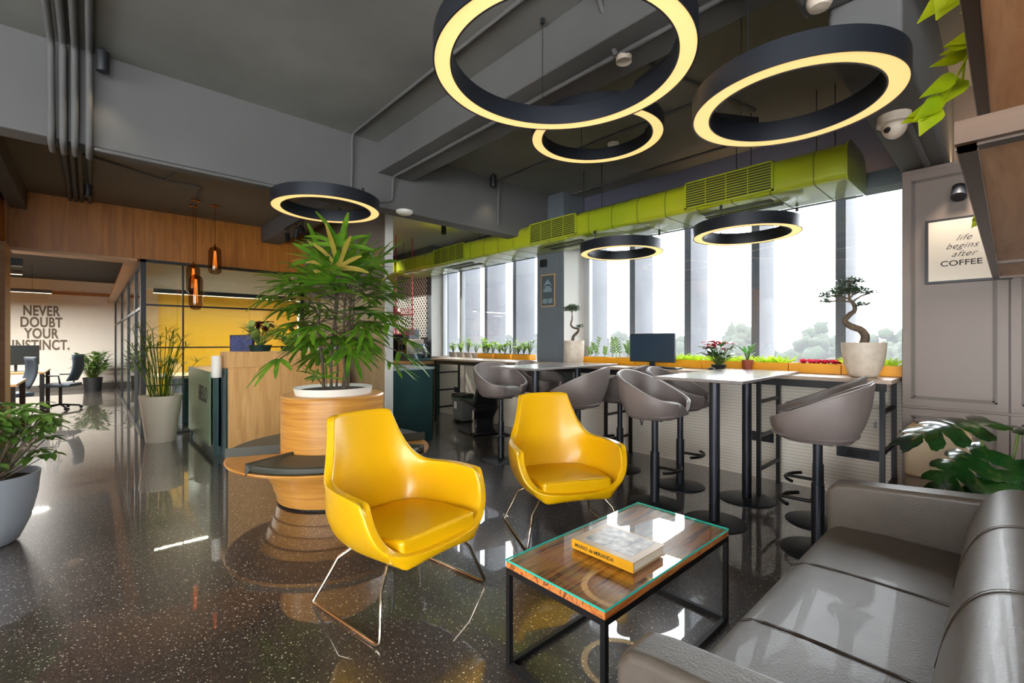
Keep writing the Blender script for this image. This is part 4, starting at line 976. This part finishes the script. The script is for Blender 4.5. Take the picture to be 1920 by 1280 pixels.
rosette(-1.17,'cluster of red and pink succulents behind the high table'); rosette(-1.02,'smaller red succulent cluster just left of the twisted bonsai', .8)
rosette(-.80,'red succulents partly hidden behind the twisted bonsai pot', .6)
# poinsettia and terracotta plant
def poinset(t, R):
    lf = MB()
    for q in range(9):
        cx, cy_, cz = R.uniform(-.10,.10), R.uniform(-.05,.05), R.uniform(.20,.27)
        for k in range(8):
            a = 2*pi*k/8+R.random(); lf.leaf((cx,cy_,cz),(cos(a),sin(a),R.uniform(-.1,.4)),(0,0,1),.085,.040,.4,4,.2,oval)
    lf.build('red_bracts', LRED, t, smooth=True)
pot_plant('poinsettia','red poinsettia in a dark pot among the mustard planter boxes','plant',(-1.89,4.42,1.032),[(.0,0),(.055,0),(.068,.05),(.06,.05),(0,.045)],PLG,leafmat('poinsettia_green',(40,84,36),(80,120,60),.3),31,44,.13,.17,.10,.05,.046,.055,extra=poinset,droop=.6)
pot_plant('potted_plant','small upright plant in a terracotta pot right of the poinsettia','plant',(-1.63,4.43,1.032),[(.0,0),(.034,0),(.046,.085),(.05,.085),(.05,.10),(.043,.10),(.04,.08),(0,.08)],TERRA,leafmat('small_plant_leaf',(70,130,60),(110,160,80),.3),33,10,.035,.12,.085,.035,.082,.04,droop=.2,elmin=.7)
# left window pots
lmat = leafmat('seedling_leaf',(120,170,30),(170,200,50),.5)
SP = [(-6.05,'leftmost'),(-5.83,'second from the left'),(-5.61,'third from the left'),(-5.42,'rightmost')]
SP = [(-6.78,'leftmost'),(-6.55,'second from the left'),(-6.33,'third from the left'),(-6.12,'rightmost')]
def seedling(x, y, z, label, seed, box_=False, w=.17):
    R = random.Random(seed)
    t = thing('potted_seedling' if not box_ else 'planter_box', label, 'plant' if not box_ else 'planter', (x,y,z), 0, 'small grey pots on the left window sill' if not box_ else 'mustard planter boxes on the left window sill')
    if box_:
        MB().box(-w,-.07,0,w,.07,.085).build('box', YELP, t, bevel=.006); MB().box(-w+.01,-.06,.085,w-.01,.06,.088).build('soil', SOIL, t); z0 = .086; reps = 3
    else:
        MB().lathe([(.0,0),(.06,0),(.082,.09),(.074,.09),(.0,.08)],20).build('pot', SMALLP, t, smooth=True); z0 = .08; reps = 1
    lf = MB(); ss = MB()
    for q in range(reps):
        bx = 0 if reps == 1 else -w+.07+(2*w-.14)*q/(reps-1)
        h = R.uniform(.10,.20)
        for k in range(15):
            a = R.uniform(0,2*pi); p = Vector((bx+R.uniform(-.06,.06), R.uniform(-.05,.05), z0+h*R.uniform(.55,1.25)))
            lf.leaf(p,(cos(a),sin(a),R.uniform(-.2,.6)),(0,0,1),R.uniform(.07,.10),.055,.6,4,.2,oval)
            ss.tube([(bx,0,z0),p],.003,4)
    lf.build('foliage', lmat, t, smooth=True); ss.build('stems', MATS['stem_green'], t)
for i, (x, w_) in enumerate(SP): seedling(x,4.80,1.022,w_+' of four small grey seedling pots on the left sill',60+i)
for i, (x, w_) in enumerate(((-5.80,'left'),(-5.38,'middle'),(-4.96,'right'))): seedling(x,4.80,1.022,'mustard planter box of leafy plants on the left sill, '+w_+' one of three',70+i,True,.19)
# bonsais
def bonsai(x, y, z, label, pot, path, pads, leaf_n, seed, R0):
    R = random.Random(seed); t = thing('bonsai', label, 'plant', (x,y,z), 0)
    MB().lathe(pot,48).build('pot', CREAM, t, smooth=True, angle=40)
    hz_ = max(p[1] for p in pot)
    MB().lathe([(.0,hz_-.015),(pot[-2][0],hz_-.02)],24).build('soil', SOIL, t)
    tr_ = MB(); N = len(path); P = []
    for i in range((N-1)*5+1):
        k_ = i/5; a = min(int(k_),N-2); f_ = k_-a
        p0 = Vector(path[max(a-1,0)]); p1 = Vector(path[a]); p2 = Vector(path[a+1]); p3 = Vector(path[min(a+2,N-1)])
        P.append(.5*((2*p1)+(p2-p0)*f_+(2*p0-5*p1+4*p2-p3)*f_*f_+(3*p1-p0-3*p2+p3)*f_**3))
    tr_.tube(P,[R0*(1-.72*i/len(P))+.003*R.random() for i in range(len(P))],10)
    for c, rx, rz_ in pads:
        best = min(P, key=lambda q: (q-Vector(c)).length if q.z < c[2] else 9)
        tr_.tube([best,(best+Vector(c))/2+Vector((0,0,.01)),c],R0*.22,6)
        for b_ in range(5):
            a = 2*pi*b_/5; tr_.tube([c,(c[0]+rx*.7*cos(a),c[1]+rx*.7*sin(a),c[2]+rz_*.2)],R0*.1,4)
    tr_.build('trunk', TRUNK, t, smooth=True, angle=80)
    lf = MB()
    for c, rx, rz_ in pads:
        for k_ in range(int(leaf_n*rx*rx*1500)):
            a = R.uniform(0,2*pi); rr = rx*sqrt(R.random()); p = (c[0]+rr*cos(a),c[1]+rr*sin(a),c[2]+R.uniform(-.4,1)*rz_*(1-(rr/rx)**2*.6))
            b_ = R.uniform(0,2*pi); lf.leaf(p,(cos(b_),sin(b_),R.uniform(-.3,.9)),(0,0,1),.026,.016,.2,2,.1)
    lf.build('foliage', LBON, t, smooth=True)
# image-plane direction at the counter is roughly (+.68,+.74) to the right
def rt(a): return (a*.68, a*.74*.3)
bonsai(-.76,4.34,1.03,'large twisted bonsai in a cream round-bottomed pot at the right end of the counter',
    [(.0,0),(.075,.0),(.09,.012),(.125,.10),(.138,.20),(.142,.262),(.13,.262),(.12,.235),(.0,.235)],
    [(.0,0,.25),(.01,0,.31),(-.02,.0,.36),(-.08,-.01,.39),(-.115,-.01,.43),(-.09,0,.475),(-.055,0,.51),(-.06,0,.555),(-.09,0,.60)],
    [((-.10,0,.67),.10,.055),((-.20,-.02,.63),.085,.045),((-.04,.02,.65),.08,.045),((-.08,0,.73),.085,.035),((.035,.02,.64),.045,.025),((-.01,.02,.55),.05,.02),((-.24,-.02,.585),.04,.02)], 26, 51, .030)
bonsai(-3.62,4.36,1.03,'smaller twisted bonsai in a pale cylindrical pot in front of the pillar',
    [(.0,0),(.10,.0),(.115,.02),(.122,.15),(.125,.28),(.114,.28),(.108,.25),(.0,.25)],
    [(-.02,0,.27),(-.01,0,.33),(.05,0,.38),(.07,0,.42),(-.01,0,.44),(-.05,0,.48),(-.03,0,.54),(-.03,0,.60)],
    [((-.04,0,.66),.095,.055),((-.02,0,.69),.07,.04),((.09,.0,.45),.045,.03)], 34, 52, .018)
# small framed certificate on the pillar
fr_ = thing('framed_certificate','small wood-framed house print on the slate pillar','picture',(-4.185,4.508,1.98))
MB().box(-.125,-.012,-.215,.125,0,.215).build('frame', mat('light_wood_frame',(190,150,100),.5), fr_); MB().box(-.112,-.014,-.202,.112,-.012,.202).build('print', mat('print_dark',(70,82,88),.5), fr_)
MB().box(-.075,-.0155,-.02,.075,-.014,.03).box(-.045,-.0155,.03,.045,-.014,.08).box(-.09,-.0155,-.17,-.01,-.014,-.11).box(.01,-.0155,-.17,.085,-.014,-.11).prism([(-.085,.06),(.085,.06),(0,.15)],-.0155,-.014,'Y').build('print_figure', mat('print_light',(120,140,148),.5), fr_)
o = MB().box(-4.31,4.47,2.30,-4.21,4.512,2.40).build('wall_speaker', BLACKM, bevel=.008); tag(o,'small dark box fixed high on the slate pillar','speaker')
# sockets
for x, z, w_, lb in ((-1.62,.395,.24,'dark socket plate on the low wall behind the right high table'),(-.86,.37,.30,'dark double socket plate on the low wall near the tall cupboard'),(-2.93,.46,.18,'dark socket plate on the low wall with black cables below the monitor'),(-6.55,.46,.12,'dark socket plate on the low wall beside the waste bin')):
    t = thing('socket_plate', lb, 'socket', (x,4.71,z), 0, 'dark wall socket plates')
    MB().box(-w_/2,-.012,-.045,w_/2,0,.045).build('plate', NAVY, t, bevel=.003); MB().box(-w_/4,-.016,-.028,w_/4,-.012,.028).build('switches', BLACKM, t)
cb = MB()
for k_ in range(2):
    cb.tube([(-2.62+.03*k_,4.25,1.0),(-2.66,4.22+.02*k_,.8),(-2.63+.03*k_,4.24,.65),(-2.68,4.4,.5),(-2.8,4.55,.36),(-2.93,4.695,.46)],.005,6)
o = cb.build('power_cable', BLACKM, smooth=True); tag(o,'tangled black cables hanging under the counter below the monitor','cable')

# ================================================================ TALL CUPBOARD, POSTER, PURIFIER, MONSTERA
cb_ = thing('tall_cupboard','tall taupe panelled cupboard at the right end of the window wall','cupboard',(0,0,0))
MB().box(-.545,4.42,0,1.6,4.94,2.55).build('carcass', CAB, cb_)
def door(x0, x1, z0, z1):
    d = MB().box(x0+.003,4.40,z0+.003,x1-.003,4.42,z1-.003).build('door', CAB, cb_, bevel=.003)
    g = MB(); i_ = .055
    for a in (0,.012): g.box(x0+i_+a,4.392+a*.4,z0+i_+a,x1-i_-a,4.40,z0+i_+a+.010).box(x0+i_+a,4.392+a*.4,z1-i_-a-.010,x1-i_-a,4.40,z1-i_-a).box(x0+i_+a,4.392+a*.4,z0+i_+a,x0+i_+a+.010,4.40,z1-i_-a).box(x1-i_-a-.010,4.392+a*.4,z0+i_+a,x1-i_-a,4.40,z1-i_-a)
    g.build('moulding', CABG, d)
for x0, x1 in ((-.545,-.005),(-.005,.535),(.535,1.07)):
    door(x0,x1,.83,2.52); door(x0,x1,.05,.82)
ps = thing('framed_poster','black-framed coffee poster hanging on the tall cupboard','picture',(-.19,4.385,1.93))
MB().box(-.222,-.012,-.225,.20,.004,.225).build('frame', BLACK, ps, bevel=.002); MB().box(-.205,-.0135,-.208,.185,-.012,.208).build('print', PRINT, ps)
for s_, z_, x_ in (('life',.062,-.03),('begins',.008,-.04),('after',-.048,-.03)): text('script_line', s_, .056, INK, (x_,-.0145,z_), (pi/2,0,0), ps, bold=-.0004, ext=.0004, shear=.55, spacing=1.12, sx=1.0)
text('capital_line','COFFEE',.052,INK,(-.04,-.0145,-.108),(pi/2,0,0),ps,bold=.0007,ext=.0004,sx=1.15)
t = thing('picture_spotlight','small dark adjustable spotlight above the coffee poster','spotlight',(-.24,4.36,2.26)); MB().cyl((0,.02,.10),(0,-.03,.02),.035,.04,20).build('head', NAVY, t, smooth=True); MB().cyl((0,.03,.10),(0,.055,.12),.012,n=8).build('bracket', NAVY, t)
pf = thing('air_purifier','beige box air purifier with a perforated top in front of the tall cupboard','air purifier',(-.325,4.17,0))
MB().box(-.165,-.13,.40,.165,.13,.725).build('upper_body', BEIGE, pf, bevel=.03, seg=5); MB().box(-.165,-.13,.0,.165,.13,.395).build('mesh_body', BEIGEM, pf, bevel=.03, seg=5); MB().box(-.145,-.11,.725,.145,.11,.732).build('top_grille', BEIGET, pf, bevel=.012); MB().cyl((.165,-.08,.50),(.18,-.08,.50),.02).cyl((.165,-.08,.20),(.18,-.08,.20),.02).build('side_latch', BEIGET, pf)
# monstera
mn = thing('monstera_plant','monstera with glossy split leaves in a dark pot behind the sofa','plant',(-.03,3.33,0))
MB().lathe([(.0,0),(.13,0),(.17,.36),(.16,.36),(.15,.32),(0,.32)],32).build('pot', PLG, mn, smooth=True); MB().lathe([(.0,.33),(.15,.325)],20).build('soil', SOIL, mn)
def mleaf(mb, st_, base, tip, az, L, tilt, roll=0):
    b_ = Vector(base); c = Vector(tip); st_.tube([b_,(b_+c)/2+Vector((0,0,.06)),c],.006,6)
    d = Vector((cos(az)*cos(tilt),sin(az)*cos(tilt),sin(tilt))).normalized(); side = d.cross(Vector((0,0,1))).normalized(); up = side.cross(d)
    side = (side*cos(roll)+up*sin(roll)).normalized(); up = side.cross(d)
    def P(a, b2):       # a along midrib (-.15..1), b2 across
        return c+d*(L*a)+side*(L*b2)+up*(-L*.35*b2*b2-L*.30*max(a,0)**2)
    out = lambda a: .56*sin(pi*min(1,max(0,(a+.18)/1.18))**.75)**.8
    lobes = [(-.17,.06,-.12),(.06,.28,-.02),(.28,.49,.08),(.49,.70,.14),(.70,1.0,.10)]
    for sgn in (1,-1):
        for k_, (a0,a1,sw) in enumerate(lobes):
            m_ = 7; vs = []
            for q in range(m_+1):
                f_ = q/m_; w_ = out((a0+a1)/2)
                taper = 1 if f_ < .80 else sqrt(max(0,1-((f_-.80)/.22)**2))
                gap = 1.0 if f_ < .55 else .84
                ce = (a0+a1)/2+sw*f_; hw = (a1-a0)/2*(1.10 if f_ < .35 else 1.16)*gap*taper
                if f_ < .55: hw = (a1-a0)/2*1.10
                vs += [P(ce-hw,sgn*w_*f_), P(ce,sgn*w_*f_)+up*.004, P(ce+hw,sgn*w_*f_)]
            fs = []
            for q in range(m_): a = 3*q; fs += [(a,a+1,a+4,a+3),(a+1,a+2,a+5,a+4)]
            mb.add(vs,fs)
lf = MB(); ss = MB()
for tip, az, L, tl, ro in (((-.09,-.06,.90),3.75,.33,-.12,.15),((.06,.02,.88),-.35,.24,-.1,.1),((-.08,-.10,.74),3.7,.29,-.60,.25),((.05,-.12,.70),-1.3,.26,-.85,.1),((.17,-.10,.70),-.5,.26,-.7,0),((-.03,-.16,.60),4.3,.20,-.9,.1),((.2,-.02,.82),-.2,.22,-.3,0)):
    mleaf(lf,ss,(.0,0,.33),tip,az,L,tl,ro)
lf.build('leaves', LMON, mn, smooth=True, angle=60); ss.build('stems', MATS['stem_green'], mn)

# ================================================================ HANGING WOOD AND METAL SHELF (upper right)
hs = thing('hanging_shelf','walnut and dark metal two-tier shelf hanging at the upper right, closest to the camera','shelf',(0,0,0))
MDK = mat('bronze_metal',(84,72,64),.3,.6)
MDE = mat('bright_metal_edge',(170,165,160),.2,.9)
for z in (1.685,2.04):
    MB().box(-.045,1.30,z+.012,.60,4.08,z+.030).build('plank', WALNUT, hs)
    MB().box(-.074,1.28,z,-.045,4.10,z+.032).box(.60,1.28,z,.63,4.10,z+.032).box(-.074,4.07,z,.63,4.10,z+.032).box(-.074,1.28,z,.63,1.315,z+.032).box(-.045,3.3,z,.60,3.34,z+.012).build('frame', MDK, hs)
    MB().box(-.0755,1.28,z-.0012,-.0735,4.10,z+.001).box(-.0455,1.31,z-.0012,-.0440,4.07,z+.001).build('edge_strip', MDE, hs)
MB().box(-.076,1.262,1.69,.64,1.280,1.735).build('fascia', WALNUTD, hs)
for x in (.30,.58):
    for y in (1.45,3.9): MB().box(x-.008,y-.008,1.71,x+.008,y+.008,2.78 if y < 2.45 else ZC).build('hanger', BLACKM, hs)
def pothos(loc, label, sprays, seed):
    R = random.Random(seed); t = thing('trailing_pothos', label, 'plant', loc, 0, 'trailing pothos on the hanging shelf')
    MB().lathe([(.0,0),(.05,0),(.062,.08),(.055,.08),(.0,.07)],20).build('pot', DARKG, t, smooth=True)
    lf = MB(); ss = MB()
    heart = lambda t_: max(.05,(1.0 if .12 < t_ < .35 else .6 if t_ <= .12 else max(.05,1-(t_-.35)/.66)))
    for path in sprays:
        P = [Vector(p) for p in path]; ss.tube(P,.003,5)
        for i in range(1,len(P)):
            for q in range(3 if i == len(P)-1 else 2):
                p = P[i-1].lerp(P[i],R.random()); a = R.uniform(-.9,.9)
                lf.leaf(p,(-cos(a),.25*sin(a),sin(a)-.35),(.25,-.85,.35),R.uniform(.06,.085),.062,.3,6,.2,heart)
    lf.build('leaves', LPOT, t, smooth=True); ss.build('vines', LPOT, t)
pothos((.03,1.75,2.072),'bright yellow-green trailing pothos spilling from the upper shelf tier, nearest the camera',[[(-.02,0,.07),(-.09,.02,.06),(-.13,.05,-.02),(-.17,.08,-.08),(-.20,.10,-.10)],[(0,0,.07),(-.08,-.25,.09),(-.12,-.3,.02)],[(0,0,.07),(-.08,.1,.1),(-.12,.12,.05),(-.13,.16,-.02)]],3)
pothos((.03,3.0,1.80),'green pothos leaves peeping out beside the lower tier of the hanging shelf',[[(0,0,.07),(-.08,.05,.12),(-.11,.1,.10)]],8)

# ================================================================ OFFICE BEYOND
def office_desk(x, y, lx, ly, label):
    t = thing('office_desk', label, 'desk', (x,y,0), 0)
    MB().box(-lx/2,-ly/2,.72,lx/2,ly/2,.75).build('desk_top', OAKL, t)
    for sx in (-1,1):
        for sy in (-1,1): MB().box((lx/2-.06)*sx,(ly/2-.01)*sy,0,(lx/2)*sx,(ly/2-.07)*sy,.72).build('leg', BLACK, t)
    return t
office_desk(-9.3,-1.20,1.3,1.0,'light wood office desk with black legs just inside the corridor opening')
office_desk(-12.6,-1.35,1.6,1.5,'light wood office desk farther down the corridor with a dark monitor on it')
def omon(x, y, label):
    t = thing('office_monitor', label, 'monitor', (x,y,.75), radians(100))
    MB().box(-.3,-.015,.12,.3,.015,.48).build('screen', PLG, t, bevel=.005); MB().box(-.1,-.08,0,.1,.08,.012).box(-.02,.015,.01,.02,.03,.2).build('stand', PLG, t)
omon(-12.3,-1.0,'dark monitor on the farther office desk')
def ochair(x, y, rz, label):
    t = thing('office_chair', label, 'chair', (x,y,0), rz, 'mesh office chairs')
    m_ = mat('chair_mesh',(52,66,78),.6) if 'chair_mesh' not in MATS else MATS['chair_mesh']
    MB().box(-.24,-.24,.44,.24,.22,.50).build('seat', m_, t, bevel=.02)
    o = MB().grid(lambda u,v: ((u*2-1)*.21,-.24-.05*sin(pi*v)+.06*(u*2-1)**2-.08*v,.55+.5*v),8,8).build('backrest', m_, t, smooth=True); so = o.modifiers.new('s','SOLIDIFY'); so.thickness = .025
    MB().cyl((0,0,.08),(0,0,.44),.025).build('gas_lift', BLACK, t)
    for k_ in range(5):
        a = 2*pi*k_/5; MB().tube([(0,0,.10),(.28*cos(a),.28*sin(a),.06)],.018,6).ball((.29*cos(a),.29*sin(a),.032),.03,8,6).build('caster_leg', BLACK, t)
    MB().tube([(-.26,-.1,.5),(-.27,-.08,.66),(-.27,.12,.66)],.015,6).build('armrest', BLACK, t); MB().tube([(.26,-.1,.5),(.27,-.08,.66),(.27,.12,.66)],.015,6).build('armrest', BLACK, t)
ochair(-10.55,-.95,radians(200),'blue-grey mesh office chair at the near office desk')
ochair(-10.5,-1.75,radians(190),'dark mesh office chair beside the blue-grey one')
ochair(-12.3,-.42,radians(160),'mesh office chair tucked at the farther office desk')
def linear(p, q, label, zc=2.95):
    t = thing('linear_light', label, 'pendant light', (0,0,0), 0)
    p = Vector(p); q = Vector(q); d = (q-p).normalized(); sd = Vector((-d.y,d.x,0))*.03
    def bar(z0, z1, k_):
        m = MB(); s2 = sd*k_
        m.add([(*(a+b).xy,z) for z in (z0,z1) for a,b in ((p,-s2),(q,-s2),(q,s2),(p,s2))],[(0,3,2,1),(4,5,6,7),(0,1,5,4),(1,2,6,5),(2,3,7,6),(3,0,4,7)]); return m
    bar(p.z,p.z+.07,1).build('housing', NAVY, t); bar(p.z-.006,p.z,.8).build('diffuser', GLOWW, t)
    for f_ in (.15,.85):
        c = p.lerp(q,f_); MB().cyl((c.x,c.y,p.z+.07),(c.x,c.y,zc),.003,n=5).build('cable', BLACKM, t)
linear((-11.5,-2.6,2.45),(-11.5,-.86,2.45),'slim linear light over the nearer office desks')
linear((-14.2,-2.6,2.35),(-14.2,-.62,2.35),'slim linear light in front of the lettered wall')
linear((-9.4,.75,2.09),(-9.4,3.3,2.09),'long linear light inside the yellow meeting room')
o = MB().box(-10.6,-.6,2.86,-10.1,.1,2.95).build('ceiling_unit', BEAM); tag(o,'flat pale ceiling unit under the dark corridor ceiling','air conditioner')
detector((-12.2,-.2,2.95),.14,'round pale disc light on the dark corridor ceiling')
t = thing('emergency_light','small dark box light at the left edge of the corridor opening','wall light',(-7.92,-.64,2.23)); MB().box(-.06,-.04,-.045,.06,.05,.045).build('body', NAVY, t); 
mt = thing('meeting_table','teal meeting table with a pale top seen through the glass','table',(-9.3,1.25,0)); MB().box(-.5,-.5,.72,.5,.9,.76).build('table_top', CREAM, mt); MB().box(-.4,-.3,0,.4,.7,.72).build('base', TEAL, mt)
